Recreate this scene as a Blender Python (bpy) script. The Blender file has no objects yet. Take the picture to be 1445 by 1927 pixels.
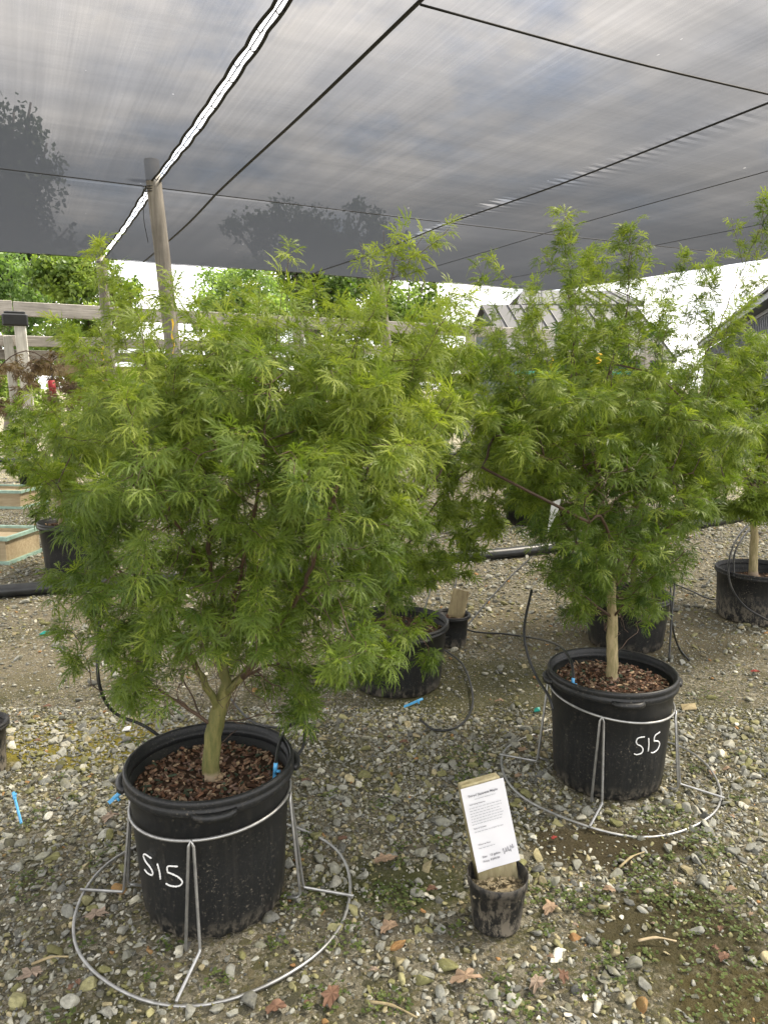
import bpy, math, random
import numpy as np
rng = np.random.default_rng(7)
random.seed(7)
R = math.radians
scene = bpy.context.scene
col = scene.collection
# ------------------------------------------------------------------ camera, sky, sun, exposure
CAM_H, PITCH, FPX = 1.35, R(9.5), 1400.0
cam = bpy.data.objects.new('camera', bpy.data.cameras.new('camera')); col.objects.link(cam)
cam.location = (0, 0, CAM_H); cam.rotation_euler = (R(90) - PITCH, 0, 0)
cam.data.sensor_fit = 'VERTICAL'; cam.data.sensor_height = 36; cam.data.sensor_width = 27
cam.data.lens = FPX / 1927 * 36
cam.data.clip_start = .05; cam.data.clip_end = 2000
scene.camera = cam
SUN_EL, SUN_AZ = R(52), R(70)        # azimuth from +Y towards +X
world = bpy.data.worlds.new("World"); scene.world = world; world.use_nodes = True
wt = world.node_tree; wt.nodes.clear()
def wn(t, **kw):
    n = wt.nodes.new(t)
    for k, v in kw.items(): setattr(n, k, v)
    return n
sky = wn('ShaderNodeTexSky', sky_type='NISHITA', sun_disc=False, sun_elevation=SUN_EL, sun_rotation=SUN_AZ)
sky.air_density = 1.0; sky.dust_density = 2.5
bg1 = wn('ShaderNodeBackground'); bg1.inputs['Strength'].default_value = .12
wt.links.new(sky.outputs[0], bg1.inputs['Color'])
tc = wn('ShaderNodeTexCoord'); sep = wn('ShaderNodeSeparateXYZ'); wt.links.new(tc.outputs['Generated'], sep.inputs[0])
zz = wn('ShaderNodeMath', operation='MAXIMUM'); wt.links.new(sep.outputs[2], zz.inputs[0]); zz.inputs[1].default_value = 0.0
za = wn('ShaderNodeMath', operation='ADD'); wt.links.new(zz.outputs[0], za.inputs[0]); za.inputs[1].default_value = .22
dx = wn('ShaderNodeMath', operation='DIVIDE'); wt.links.new(sep.outputs[0], dx.inputs[0]); wt.links.new(za.outputs[0], dx.inputs[1])
dy = wn('ShaderNodeMath', operation='DIVIDE'); wt.links.new(sep.outputs[1], dy.inputs[0]); wt.links.new(za.outputs[0], dy.inputs[1])
cmb = wn('ShaderNodeCombineXYZ'); wt.links.new(dx.outputs[0], cmb.inputs[0]); wt.links.new(dy.outputs[0], cmb.inputs[1])
cn = wn('ShaderNodeTexNoise'); cn.inputs['Scale'].default_value = 2.3; cn.inputs['Detail'].default_value = 7; cn.inputs['Roughness'].default_value = .55
wt.links.new(cmb.outputs[0], cn.inputs['Vector'])
cr = wn('ShaderNodeValToRGB'); cr.color_ramp.elements[0].position = .29; cr.color_ramp.elements[1].position = .5
wt.links.new(cn.outputs['Fac'], cr.inputs[0])
cn2 = wn('ShaderNodeTexNoise'); cn2.inputs['Scale'].default_value = 3.4; cn2.inputs['Detail'].default_value = 5
mp = wn('ShaderNodeMapping'); mp.inputs['Location'].default_value = (4.2, 1.7, 0); wt.links.new(cmb.outputs[0], mp.inputs[0]); wt.links.new(mp.outputs[0], cn2.inputs['Vector'])
cc = wn('ShaderNodeValToRGB'); cc.color_ramp.elements[0].position = .36; cc.color_ramp.elements[1].position = .66
cc.color_ramp.elements[0].color = (.66, .66, .68, 1); cc.color_ramp.elements[1].color = (1.0, .95, .89, 1)
wt.links.new(cn2.outputs['Fac'], cc.inputs[0])
bg2 = wn('ShaderNodeBackground'); bg2.inputs['Strength'].default_value = 1.0; wt.links.new(cc.outputs[0], bg2.inputs['Color'])
mx = wn('ShaderNodeMixShader'); wt.links.new(cr.outputs[0], mx.inputs[0]); wt.links.new(bg1.outputs[0], mx.inputs[1]); wt.links.new(bg2.outputs[0], mx.inputs[2])
wo = wn('ShaderNodeOutputWorld'); wt.links.new(mx.outputs[0], wo.inputs[0])
sun = bpy.data.objects.new('sun', bpy.data.lights.new('sun', 'SUN')); col.objects.link(sun)
sun.data.energy = 3.6; sun.data.angle = R(12); sun.data.color = (1, .92, .78)
sun.rotation_euler = (R(90) - SUN_EL, 0, -SUN_AZ + math.pi)
scene.view_settings.view_transform = 'Standard'; scene.view_settings.look = 'None'
scene.view_settings.exposure = 1.9; scene.view_settings.gamma = 1
scene.render.engine = 'CYCLES'
scene.cycles.transparent_max_bounces = 16; scene.cycles.max_bounces = 8

# ------------------------------------------------------------------ photo geometry: a pixel (1445x1927) with a depth or a plane gives a point
CP, SP = math.cos(PITCH), math.sin(PITCH)
def ray(px, py):
    d = (py - 963.5) / FPX
    return np.array([(px - 722.5) / FPX, CP - SP * d, -(SP + CP * d)])
def D(px, py, Y):
    r = ray(px, py); return np.array([0, 0, CAM_H]) + r * (Y / r[1])
def G(px, py, z=0.0):
    r = ray(px, py); return np.array([0, 0, CAM_H]) + r * ((z - CAM_H) / r[2])
P1 = np.array([-1.94, 6.65]); AV = np.array([-.443, .8965]); BV = np.array([.8965, .443])
def UV(u, v, z=0.0):
    p = P1 + BV * u + AV * v; return np.array([p[0], p[1], z])
def PV(px, py, v):                      # the point on the upright plane v = const
    r = ray(px, py); k = (v + AV.dot(P1)) / AV.dot(r[:2]); return np.array([0, 0, CAM_H]) + r * k

# ------------------------------------------------------------------ materials
def newmat(name):
    m = bpy.data.materials.new(name); m.use_nodes = True
    nt = m.node_tree; nt.nodes.clear()
    out = nt.nodes.new('ShaderNodeOutputMaterial')
    b = nt.nodes.new('ShaderNodeBsdfPrincipled'); nt.links.new(b.outputs[0], out.inputs[0])
    return m, nt, b, out
def nd(nt, t, ins=None, **kw):
    n = nt.nodes.new(t)
    for k, v in kw.items(): setattr(n, k, v)
    for k, v in (ins or {}).items():
        if isinstance(v, bpy.types.NodeSocket): nt.links.new(v, n.inputs[k])
        else: n.inputs[k].default_value = v
    return n
def ramp(nt, fac, stops, interp='LINEAR'):
    r = nt.nodes.new('ShaderNodeValToRGB'); nt.links.new(fac, r.inputs[0]); e = r.color_ramp
    e.interpolation = interp
    while len(e.elements) < len(stops): e.elements.new(.5)
    for el, (p, c) in zip(e.elements, stops):
        el.position = p; el.color = (*c, 1) if len(c) == 3 else c
    return r.outputs[0]
def coords(nt, scale=(1, 1, 1), rot=(0, 0, 0)):
    t = nt.nodes.new('ShaderNodeTexCoord')
    return nd(nt, 'ShaderNodeMapping', {0: t.outputs['Object'], 'Scale': scale, 'Rotation': rot}).outputs[0]
def noise(nt, vec, s, det=4, ro=.55):
    return nd(nt, 'ShaderNodeTexNoise', {'Vector': vec, 'Scale': s, 'Detail': det, 'Roughness': ro}).outputs['Fac']
def mixc(nt, f, a, b, mode='MIX'):
    n = nt.nodes.new('ShaderNodeMix'); n.data_type = 'RGBA'; n.blend_type = mode
    for i, v in ((0, f), (6, a), (7, b)):
        if isinstance(v, bpy.types.NodeSocket): nt.links.new(v, n.inputs[i])
        else: n.inputs[i].default_value = v if i == 0 else (*v, 1)
    return n.outputs[2]
def math_(nt, op, a, b=0.0):
    return nd(nt, 'ShaderNodeMath', {0: a, 1: b}, operation=op).outputs[0]
def bump(nt, b, h, strength=.3, dist=.01):
    n = nd(nt, 'ShaderNodeBump', {'Height': h, 'Strength': strength, 'Distance': dist}); nt.links.new(n.outputs[0], b.inputs['Normal'])
def plain(name, c, rough=.6, metal=0.0, var=.25, s=18.0):
    m, nt, b, o = newmat(name); v = coords(nt); f = noise(nt, v, s)
    nt.links.new(ramp(nt, f, [(.3, tuple(x * (1 - var) for x in c)), (.7, tuple(min(1, x * (1 + var)) for x in c))]), b.inputs['Base Color'])
    b.inputs['Roughness'].default_value = rough; b.inputs['Metallic'].default_value = metal
    return m
def plastic(name, dust=.6, rough=.42, base=(.013, .014, .015), mudz=.06):
    m, nt, b, o = newmat(name); v = coords(nt)
    f1 = noise(nt, v, 125, 4, .8); f2 = noise(nt, v, 9, 4)
    sp = math_(nt, 'MULTIPLY', ramp(nt, f1, [(.58, (0, 0, 0)), (.66, (1, 1, 1))]), ramp(nt, f2, [(.38, (0.08, 0.08, .08)), (.66, (1, 1, 1))]))
    vs = coords(nt, (60, 60, 3)); st = ramp(nt, noise(nt, vs, 1.0, 3), [(.5, (0, 0, 0)), (.8, (.35, .35, .35))])
    z = nd(nt, 'ShaderNodeSeparateXYZ', {0: coords(nt)}).outputs[2]
    low = nd(nt, 'ShaderNodeMapRange', {0: z, 1: mudz, 2: .0, 3: .0, 4: 1.0}).outputs[0]
    mud = math_(nt, 'MULTIPLY', low, ramp(nt, noise(nt, coords(nt, (45, 45, 22)), 1.0, 6, .75), [(.46, (0, 0, 0)), (.56, (1, 1, 1))]))
    a = math_(nt, 'MULTIPLY', math_(nt, 'MAXIMUM', math_(nt, 'ADD', sp, math_(nt, 'MULTIPLY', st, .25)), math_(nt, 'MULTIPLY', mud, .9)), dust)
    nt.links.new(mixc(nt, a, base, (.27, .235, .18)), b.inputs['Base Color'])
    b.inputs['Specular IOR Level'].default_value = .35
    nt.links.new(nd(nt, 'ShaderNodeMapRange', {0: a, 1: 0., 2: .5, 3: rough, 4: .85}).outputs[0], b.inputs['Roughness'])
    bump(nt, b, f1, .12, .002)
    return m
def wood(name, c1, c2, axis='x', rough=.8, green=0.0):
    m, nt, b, o = newmat(name)
    s = {'x': (3, 45, 45), 'z': (45, 45, 2.5), 'y': (45, 3, 45)}[axis]
    f = noise(nt, coords(nt, s), 1.0, 6, .65); f2 = noise(nt, coords(nt), 3.0, 4)
    c = ramp(nt, f, [(.3, c1), (.68, c2)])
    c = mixc(nt, ramp(nt, f2, [(.4, (0, 0, 0)), (.7, (.6, .6, .6))]), c, tuple(x * .62 for x in c1))
    if green: c = mixc(nt, math_(nt, 'MULTIPLY', ramp(nt, noise(nt, coords(nt), 14), [(.42, (0, 0, 0)), (.65, (1, 1, 1))]), green), c, (.22, .2, .06))
    nt.links.new(c, b.inputs['Base Color']); b.inputs['Roughness'].default_value = rough
    bump(nt, b, f, .5, .006)
    return m
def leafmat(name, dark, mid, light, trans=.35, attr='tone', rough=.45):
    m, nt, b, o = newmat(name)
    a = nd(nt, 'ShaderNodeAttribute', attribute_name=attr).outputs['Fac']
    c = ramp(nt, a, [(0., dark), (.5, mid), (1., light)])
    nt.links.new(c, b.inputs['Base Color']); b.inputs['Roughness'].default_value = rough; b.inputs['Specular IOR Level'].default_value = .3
    tr = nd(nt, 'ShaderNodeBsdfTranslucent', {'Color': mixc(nt, 1.0, c, (1.5, 1.6, .7), 'MULTIPLY')})
    ms = nd(nt, 'ShaderNodeMixShader', {0: trans, 1: b.outputs[0], 2: tr.outputs[0]})
    nt.links.new(ms.outputs[0], o.inputs[0])
    return m

M = {}
M['pot'] = plastic('black_pot_plastic'); M['potdirty'] = plastic('muddy_pot_plastic', .85, .6, mudz=.2)
M['tube'] = plain('black_tubing', (.012, .013, .013), .45); M['pipe'] = plain('black_pipe', (.018, .02, .021), .4, var=.4)
M['wire'] = plain('galvanised_wire', (.36, .36, .35), .38, .75, .25, 40)
M['chalk'] = plain('white_marker', (.78, .78, .76), .7, var=.08, s=90)
M['blue'] = plain('blue_plastic', (.1, .4, .72), .35, var=.2)
M['teal'] = plain('teal_plastic', (.01, .25, .2), .5); M['yellow'] = plain('yellow_tape', (.75, .48, .02), .5)
M['red'] = plain('red_tape', (.42, .03, .04), .5); M['white'] = plain('white_tag', (.7, .7, .7), .6, var=.08)
M['paper'] = plain('white_paper', (.62, .62, .64), .6, var=.02)
M['ink'] = plain('grey_ink', (.1, .1, .12), .8); M['inkd'] = plain('dark_ink', (.03, .03, .06), .8)
M['inkl'] = plain('pale_ink', (.3, .31, .34), .8)
M['post'] = wood('weathered_post', (.17, .155, .135), (.38, .355, .315), 'z')
M['rail'] = wood('bleached_rail', (.2, .185, .16), (.4, .37, .33), 'x')
M['wpost'] = wood('whitish_post', (.38, .36, .31), (.68, .66, .6), 'z')
M['plank'] = wood('treated_plank', (.22, .18, .09), (.45, .4, .25), 'z', green=.5)
M['plank2'] = wood('tan_plank', (.22, .17, .09), (.4, .33, .18), 'z')
M['box'] = wood('tan_box', (.33, .25, .14), (.52, .43, .28), 'x')
M['mint'] = plain('mint_edge', (.27, .4, .33), .5)
M['dark'] = plain('dark_enclosure', (.012, .013, .014), .45)
M['roof'] = plain('grey_metal_roof', (.06, .06, .062), .7, .0, .1, 3); M['seam'] = plain('roof_seam', (.032, .032, .034), .6)
M['wall'] = plain('greyblue_metal_wall', (.06, .07, .088), .6, .0, .1, 2); M['trim'] = plain('pale_trim', (.1, .11, .125), .6)
M['fascia'] = plain('dark_fascia', (.035, .045, .06), .5); M['gable'] = plain('green_grey_wall', (.08, .1, .095), .7)
M['pale'] = plain('pale_concrete', (.55, .53, .5), .9, var=.12, s=2)
M['hem'] = plain('black_hem', (.012, .013, .016), .7)
def bark(name, c1, c2, base):
    m, nt, b, o = newmat(name); v = coords(nt)
    f = noise(nt, coords(nt, (70, 70, 14)), 1.0, 6, .7)
    c = ramp(nt, f, [(.34, c1), (.62, c2), (.8, tuple(x * 1.5 for x in c2))])
    z = nd(nt, 'ShaderNodeSeparateXYZ', {0: v}).outputs[2]
    n2 = math_(nt, 'ADD', z, math_(nt, 'MULTIPLY', noise(nt, v, 30), .06))
    low = nd(nt, 'ShaderNodeMapRange', {0: n2, 1: .065, 2: .085, 3: 1.0, 4: 0.0}).outputs[0]
    nt.links.new(mixc(nt, low, c, base), b.inputs['Base Color']); b.inputs['Roughness'].default_value = .75
    bump(nt, b, f, .5, .004); return m
M['bark1'] = bark('olive_bark', (.075, .085, .02), (.17, .155, .05), (.33, .26, .17))
M['bark2'] = bark('tan_bark', (.17, .15, .055), (.36, .29, .16), (.46, .36, .26))
M['twig'] = plain('red_brown_twig', (.075, .045, .028), .6, var=.5, s=9)
M['twigdark'] = plain('dark_twig', (.04, .032, .025), .7, var=.4, s=9)
M['leaf1'] = leafmat('seiryu_leaf', (.042, .08, .012), (.128, .184, .028), (.3, .35, .064), .42)
M['leaf2'] = leafmat('fresh_leaf', (.07, .115, .015), (.16, .22, .032), (.31, .36, .06))
M['leaf4'] = leafmat('deep_leaf', (.03, .075, .014), (.07, .135, .024), (.15, .23, .045))
M['leafred'] = leafmat('bronze_leaf', (.06, .04, .025), (.13, .085, .045), (.2, .15, .07))
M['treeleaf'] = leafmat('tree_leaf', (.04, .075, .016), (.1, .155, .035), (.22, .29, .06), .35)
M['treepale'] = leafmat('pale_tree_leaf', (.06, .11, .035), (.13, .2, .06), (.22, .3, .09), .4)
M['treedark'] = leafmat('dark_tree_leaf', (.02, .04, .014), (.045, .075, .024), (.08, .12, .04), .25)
M['bigtrunk'] = plain('grey_trunk', (.12, .1, .08), .9)
M['weed'] = leafmat('weed_leaf', (.05, .075, .02), (.1, .135, .04), (.18, .21, .07))

# colour by per-face attribute
def attrmat(name, rough=.85, mott=60, amount=.5, bs=.5, bd=.003):
    m, nt, b, o = newmat(name); v = coords(nt)
    a = nd(nt, 'ShaderNodeAttribute', attribute_name='tint').outputs['Color']
    f = noise(nt, v, mott, 6, .7)
    g = ramp(nt, f, [(.3, (1 - amount,) * 3), (.7, (1 + amount * .6,) * 3)])
    c = mixc(nt, 1.0, a, g, 'MULTIPLY')
    if name == 'gravel_stone':
        ms = ramp(nt, noise(nt, v, 14, 5, .65), [(.48, (0, 0, 0)), (.66, (.5, .5, .5))])
        c = mixc(nt, ms, c, (.14, .13, .05))
        sp = ramp(nt, noise(nt, v, 260, 3, .6), [(.62, (0, 0, 0)), (.72, (.35, .35, .35))])
        c = mixc(nt, sp, c, (.5, .48, .42))
    nt.links.new(c, b.inputs['Base Color']); b.inputs['Roughness'].default_value = rough; b.inputs['Specular IOR Level'].default_value = .25
    bump(nt, b, f, bs, bd); return m
M['stone'] = attrmat('gravel_stone', .8, 75, .45); M['chip'] = attrmat('bark_chip', .85, 90, .4)
M['dryleaf'] = attrmat('dry_leaf', .7, 50, .35, .3, .003)

# ground: fine grit, dust and moss patches
m, nt, b, o = newmat('gravel_ground'); M['ground'] = m
v = coords(nt)
vo = nd(nt, 'ShaderNodeTexVoronoi', {'Vector': v, 'Scale': 120.0}); vo2 = nd(nt, 'ShaderNodeTexVoronoi', {'Vector': v, 'Scale': 42.0})
PALR = [(0., (.06, .06, .05)), (.2, (.16, .15, .12)), (.42, (.11, .105, .05)), (.58, (.28, .265, .22)), (.8, (.19, .165, .11)), (.93, (.42, .4, .34)), (1., (.6, .58, .52))]
PALR = [(p_, tuple(min(.7, x * 1.2) * k_ for x, k_ in zip(c_, (1.04, 1, .9)))) for p_, c_ in PALR]
h1 = nd(nt, 'ShaderNodeSeparateColor', {0: vo.outputs['Color']}).outputs[0]; h2 = nd(nt, 'ShaderNodeSeparateColor', {0: vo2.outputs['Color']}).outputs[0]
c1 = ramp(nt, h1, PALR, 'CONSTANT'); c2 = ramp(nt, h2, PALR, 'CONSTANT')
sel = ramp(nt, noise(nt, v, 25, 3), [(.5, (0, 0, 0)), (.56, (1, 1, 1))])
c = mixc(nt, sel, c1, c2)
grit = noise(nt, v, 300, 3, .7)
c = mixc(nt, ramp(nt, grit, [(.42, (.75, .75, .75)), (.6, (0, 0, 0))]), c, (.135, .125, .09))
yy = nd(nt, 'ShaderNodeSeparateXYZ', {0: v}).outputs[1]
far = nd(nt, 'ShaderNodeMapRange', {0: yy, 1: 3.0, 2: 9.0, 3: 0., 4: 1.}).outputs[0]
dust = ramp(nt, noise(nt, v, 1.6, 6, .6), [(.42, (0, 0, 0)), (.62, (1, 1, 1))])
c = mixc(nt, math_(nt, 'MULTIPLY', math_(nt, 'MULTIPLY', dust, far), .3), c, (.3, .26, .19))
moss = ramp(nt, noise(nt, v, 2.6, 6, .62), [(.5, (0, 0, 0)), (.66, (1, 1, 1))])
near = nd(nt, 'ShaderNodeMapRange', {0: yy, 1: 5.0, 2: 3.0, 3: 0., 4: 1.}).outputs[0]
c = mixc(nt, math_(nt, 'MULTIPLY', math_(nt, 'MULTIPLY', moss, near), .75), c, (.06, .062, .018))
def patch(c, px, py, rx, ry, tint, amt):           # a moss or dirt patch with its own ragged shape on the ground
    g0 = G(px, py)
    p = nd(nt, 'ShaderNodeVectorMath', {0: v, 1: tuple(-g0)}, operation='ADD').outputs[0]
    p = nd(nt, 'ShaderNodeVectorMath', {0: p, 1: (1 / rx, 1 / ry, 0)}, operation='MULTIPLY').outputs[0]
    ln = nd(nt, 'ShaderNodeVectorMath', {0: p}, operation='LENGTH').outputs['Value']
    ln = math_(nt, 'ADD', ln, math_(nt, 'MULTIPLY', math_(nt, 'SUBTRACT', noise(nt, v, 7, 6, .7), .5), 1.6))
    return mixc(nt, nd(nt, 'ShaderNodeMapRange', {0: ln, 1: 1.1, 2: .7, 3: 0., 4: amt}).outputs[0], c, tint)
PATCH = [(1270, 1740, .24, .17, (.07, .06, .028), .9), (1400, 1880, .2, .12, (.085, .068, .026), .85), (1150, 1590, .26, .13, (.06, .048, .024), .9),
         (150, 1395, .55, .22, (.26, .22, .03), .9), (1180, 1190, 1.1, .55, (.17, .145, .09), .8), (870, 1290, .6, .4, (.1, .1, .045), .7),
         (300, 1150, 1.2, .5, (.27, .23, .16), .35), (740, 1660, .25, .12, (.06, .07, .02), .7), (40, 1250, .7, .4, (.28, .24, .16), .35)]
for p in PATCH: c = patch(c, *p)
nt.links.new(c, b.inputs['Base Color']); b.inputs['Roughness'].default_value = .95; b.inputs['Specular IOR Level'].default_value = .15
hh = math_(nt, 'ADD', math_(nt, 'ADD', math_(nt, 'MULTIPLY', vo.outputs['Distance'], -.6), math_(nt, 'MULTIPLY', vo2.outputs['Distance'], -.8)), grit)
bump(nt, b, hh, .9, .012)

# shade cloth: woven threads, so it closes up at a low angle (path length through the weave)
m, nt, b, o = newmat('shade_cloth'); M['cloth'] = m
ge = nd(nt, 'ShaderNodeNewGeometry')
dt = math_(nt, 'ABSOLUTE', nd(nt, 'ShaderNodeVectorMath', {0: ge.outputs['Incoming'], 1: ge.outputs['True Normal']}, operation='DOT_PRODUCT').outputs['Value'])
dt = math_(nt, 'MAXIMUM', dt, .04)
st = noise(nt, coords(nt, (55, .35, 1)), 1.0, 5, .7); st2 = noise(nt, coords(nt, (5, .12, 1)), 1.0, 3); cw = noise(nt, coords(nt, (.07, 4.5, 1)), 1.0, 3, .6)
k = math_(nt, 'ADD', math_(nt, 'MULTIPLY', st, .22), math_(nt, 'ADD', math_(nt, 'MULTIPLY', st2, .22), math_(nt, 'MULTIPLY', cw, .2)))
k = math_(nt, 'ADD', k, .40)                        # about .5 on the mean
T = math_(nt, 'POWER', 2.718, math_(nt, 'MULTIPLY', math_(nt, 'DIVIDE', k, dt), -1.0))
hol = ramp(nt, noise(nt, coords(nt, (9, 4, 1)), 3.0, 2, .4), [(.79, (0, 0, 0)), (.8, (.3, .3, .3))])
T = math_(nt, 'MAXIMUM', T, hol)
b.inputs['Base Color'].default_value = (.028, .03, .035, 1); b.inputs['Specular IOR Level'].default_value = .1; b.inputs['Roughness'].default_value = .9
tl = nd(nt, 'ShaderNodeBsdfTranslucent', {'Color': (.017, .019, .023, 1)})
fib = nd(nt, 'ShaderNodeAddShader', {0: b.outputs[0], 1: tl.outputs[0]})
tp = nd(nt, 'ShaderNodeBsdfTransparent', {'Color': (1, .975, .955, 1)})
nt.links.new(nd(nt, 'ShaderNodeMixShader', {0: T, 1: fib.outputs[0], 2: tp.outputs[0]}).outputs[0], o.inputs[0])

# ------------------------------------------------------------------ builders
def mesh_np(name, V, F, mat, smooth=False, attrs=None):
    me = bpy.data.meshes.new(name); V = np.asarray(V, np.float32)
    if isinstance(F, np.ndarray) and F.ndim == 2:
        n, k = F.shape
        me.vertices.add(len(V)); me.vertices.foreach_set('co', V.ravel())
        me.loops.add(n * k); me.loops.foreach_set('vertex_index', F.astype(np.int32).ravel())
        me.polygons.add(n); me.polygons.foreach_set('loop_start', np.arange(0, n * k, k, dtype=np.int32))
        me.update(calc_edges=True)
    else:
        me.from_pydata([tuple(x) for x in V], [], [tuple(int(i) for i in f) for f in F]); me.update()
    if smooth: me.polygons.foreach_set('use_smooth', np.ones(len(me.polygons), bool))
    for an, (ty, arr) in (attrs or {}).items():
        a = me.attributes.new(an, ty, 'FACE')
        a.data.foreach_set('value' if ty == 'FLOAT' else 'color', np.asarray(arr, np.float32).ravel())
    me.materials.append(mat); return me
def obj(name, V, F, mat, parent=None, loc=None, smooth=False, attrs=None):
    """link ONE mesh object; V is in world space"""
    o = bpy.data.objects.new(name, None)
    org = np.array(world_loc(parent)) if parent is not None else np.zeros(3)
    l = np.zeros(3) if loc is None else np.asarray(loc, float)
    if parent is not None and loc is None: l = org
    me = mesh_np(name, np.asarray(V) - l, F, mat, smooth, attrs)
    bpy.data.objects.remove(o); o = bpy.data.objects.new(name, me); col.objects.link(o)
    o.location = l - org
    if parent is not None: o.parent = parent
    return o
def world_loc(o):
    l = np.array(o.location)
    while o.parent is not None: o = o.parent; l = l + np.array(o.location)
    return l
def tag(o, label=None, cat=None, group=None, kind=None):
    if label: o['label'] = label
    if cat: o['category'] = cat
    if group: o['group'] = group
    if kind: o['kind'] = kind
    return o
def thing(name, label, cat, loc, group=None):
    o = bpy.data.objects.new(name, None); col.objects.link(o); o.location = loc; o.empty_display_size = .1
    return tag(o, label, cat, group)
class MB:
    def __init__(s): s.V = []; s.F = []
    def add(s, V, F):
        n = len(s.V); s.V += [tuple(x) for x in V]; s.F += [tuple(i + n for i in f) for f in F]; return s
    def box(s, c, size, X=(1, 0, 0), Y=(0, 1, 0), Z=(0, 0, 1), bev=0.0):
        c = np.array(c, float); X, Y, Z = [np.array(a, float) for a in (X, Y, Z)]; a, b_, d = [x / 2 for x in size]
        if bev <= 0:
            V = [c + X * sx * a + Y * sy * b_ + Z * sz * d for sz in (-1, 1) for sx, sy in ((-1, -1), (1, -1), (1, 1), (-1, 1))]
            return s.add(V, [(0, 3, 2, 1), (4, 5, 6, 7), (0, 1, 5, 4), (1, 2, 6, 5), (2, 3, 7, 6), (3, 0, 4, 7)])
        rings = []
        for zz_, ins in ((-d, bev), (-d + bev, 0), (d - bev, 0), (d, bev)):
            rings.append([c + Z * zz_ + X * x + Y * y for x, y in ((-a + ins, -b_ + ins + bev), (-a + ins + bev, -b_ + ins), (a - ins - bev, -b_ + ins), (a - ins, -b_ + ins + bev), (a - ins, b_ - ins - bev), (a - ins - bev, b_ - ins), (-a + ins + bev, b_ - ins), (-a + ins, b_ - ins - bev))])
        V = [p for r in rings for p in r]; F = [tuple(reversed(range(8))), tuple(range(24, 32))]
        for r in range(3):
            for i in range(8): F.append((r * 8 + i, r * 8 + (i + 1) % 8, r * 8 + 8 + (i + 1) % 8, r * 8 + 8 + i))
        return s.add(V, F)
    def tube(s, P, r, n=8, closed=False, flat=None):
        P = np.asarray(P, float); m_ = len(P); r = np.full(m_, r) if np.isscalar(r) else np.asarray(r)
        T_ = np.roll(P, -1, 0) - np.roll(P, 1, 0)
        if not closed: T_[0] = P[1] - P[0]; T_[-1] = P[-1] - P[-2]
        T_ /= np.linalg.norm(T_, axis=1)[:, None] + 1e-12
        up = np.array([0, 0, 1.]) if abs(T_[0, 2]) < .9 else np.array([1., 0, 0])
        N_ = np.cross(T_[0], up); N_ /= np.linalg.norm(N_); V = []
        an = np.linspace(0, 2 * np.pi, n, endpoint=False)
        for i in range(m_):
            N_ = N_ - T_[i] * N_.dot(T_[i]); N_ /= np.linalg.norm(N_) + 1e-12; B_ = np.cross(T_[i], N_)
            for a in an: V.append(P[i] + r[i] * (N_ * math.cos(a) + B_ * math.sin(a)))
        F = []
        for i in range(m_ if closed else m_ - 1):
            j = (i + 1) % m_
            for q in range(n): F.append((i * n + q, i * n + (q + 1) % n, j * n + (q + 1) % n, j * n + q))
        if not closed: F += [tuple(reversed(range(n))), tuple((m_ - 1) * n + q for q in range(n))]
        return s.add(V, F)
    def lathe(s, prof, c, n=64, mod=None, a0=0.0, a1=2 * math.pi):
        full = abs(a1 - a0 - 2 * math.pi) < 1e-6; an = np.linspace(a0, a1, n, endpoint=not full); V = []; m_ = len(prof)
        for a in an:
            for (r, z) in prof:
                rr = r * (mod(a, z) if mod else 1); V.append((c[0] + rr * math.cos(a), c[1] + rr * math.sin(a), c[2] + z))
        F = []
        for i in range(n if full else n - 1):
            j = (i + 1) % n
            for q in range(m_ - 1): F.append((i * m_ + q, j * m_ + q, j * m_ + q + 1, i * m_ + q + 1))
        if not full: F += [tuple(range(m_)), tuple((n - 1) * m_ + q for q in reversed(range(m_)))]
        return s.add(V, F)
    def build(s, name, mat, parent=None, loc=None, smooth=False): return obj(name, np.array(s.V), s.F, mat, parent, loc, smooth)
def smoothline(P, n=6):
    """Catmull-Rom through the points"""
    P = np.asarray(P, float); Q = np.vstack([2 * P[0] - P[1], P, 2 * P[-1] - P[-2]]); out = []
    for i in range(1, len(Q) - 2):
        for t in np.linspace(0, 1, n, endpoint=False):
            a, b_, c_, d = Q[i - 1], Q[i], Q[i + 1], Q[i + 2]
            out.append(.5 * (2 * b_ + (c_ - a) * t + (2 * a - 5 * b_ + 4 * c_ - d) * t * t + (3 * b_ - a - 3 * c_ + d) * t ** 3))
    out.append(P[-1]); return np.array(out)

# ------------------------------------------------------------------ the setting: ground and gravel
gx = np.array([-600, -60, -12, -6, 0, 6, 12, 60, 600.]); gy = np.array([-600, -60, -6, 0, 6, 12, 20, 60, 900.])
V = [(x, y, 0) for y in gy for x in gx]; F = [(j * 9 + i, j * 9 + i + 1, j * 9 + i + 10, j * 9 + i + 9) for j in range(8) for i in range(8)]
tag(obj('ground', V, F, M['ground']), kind='structure')

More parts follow.
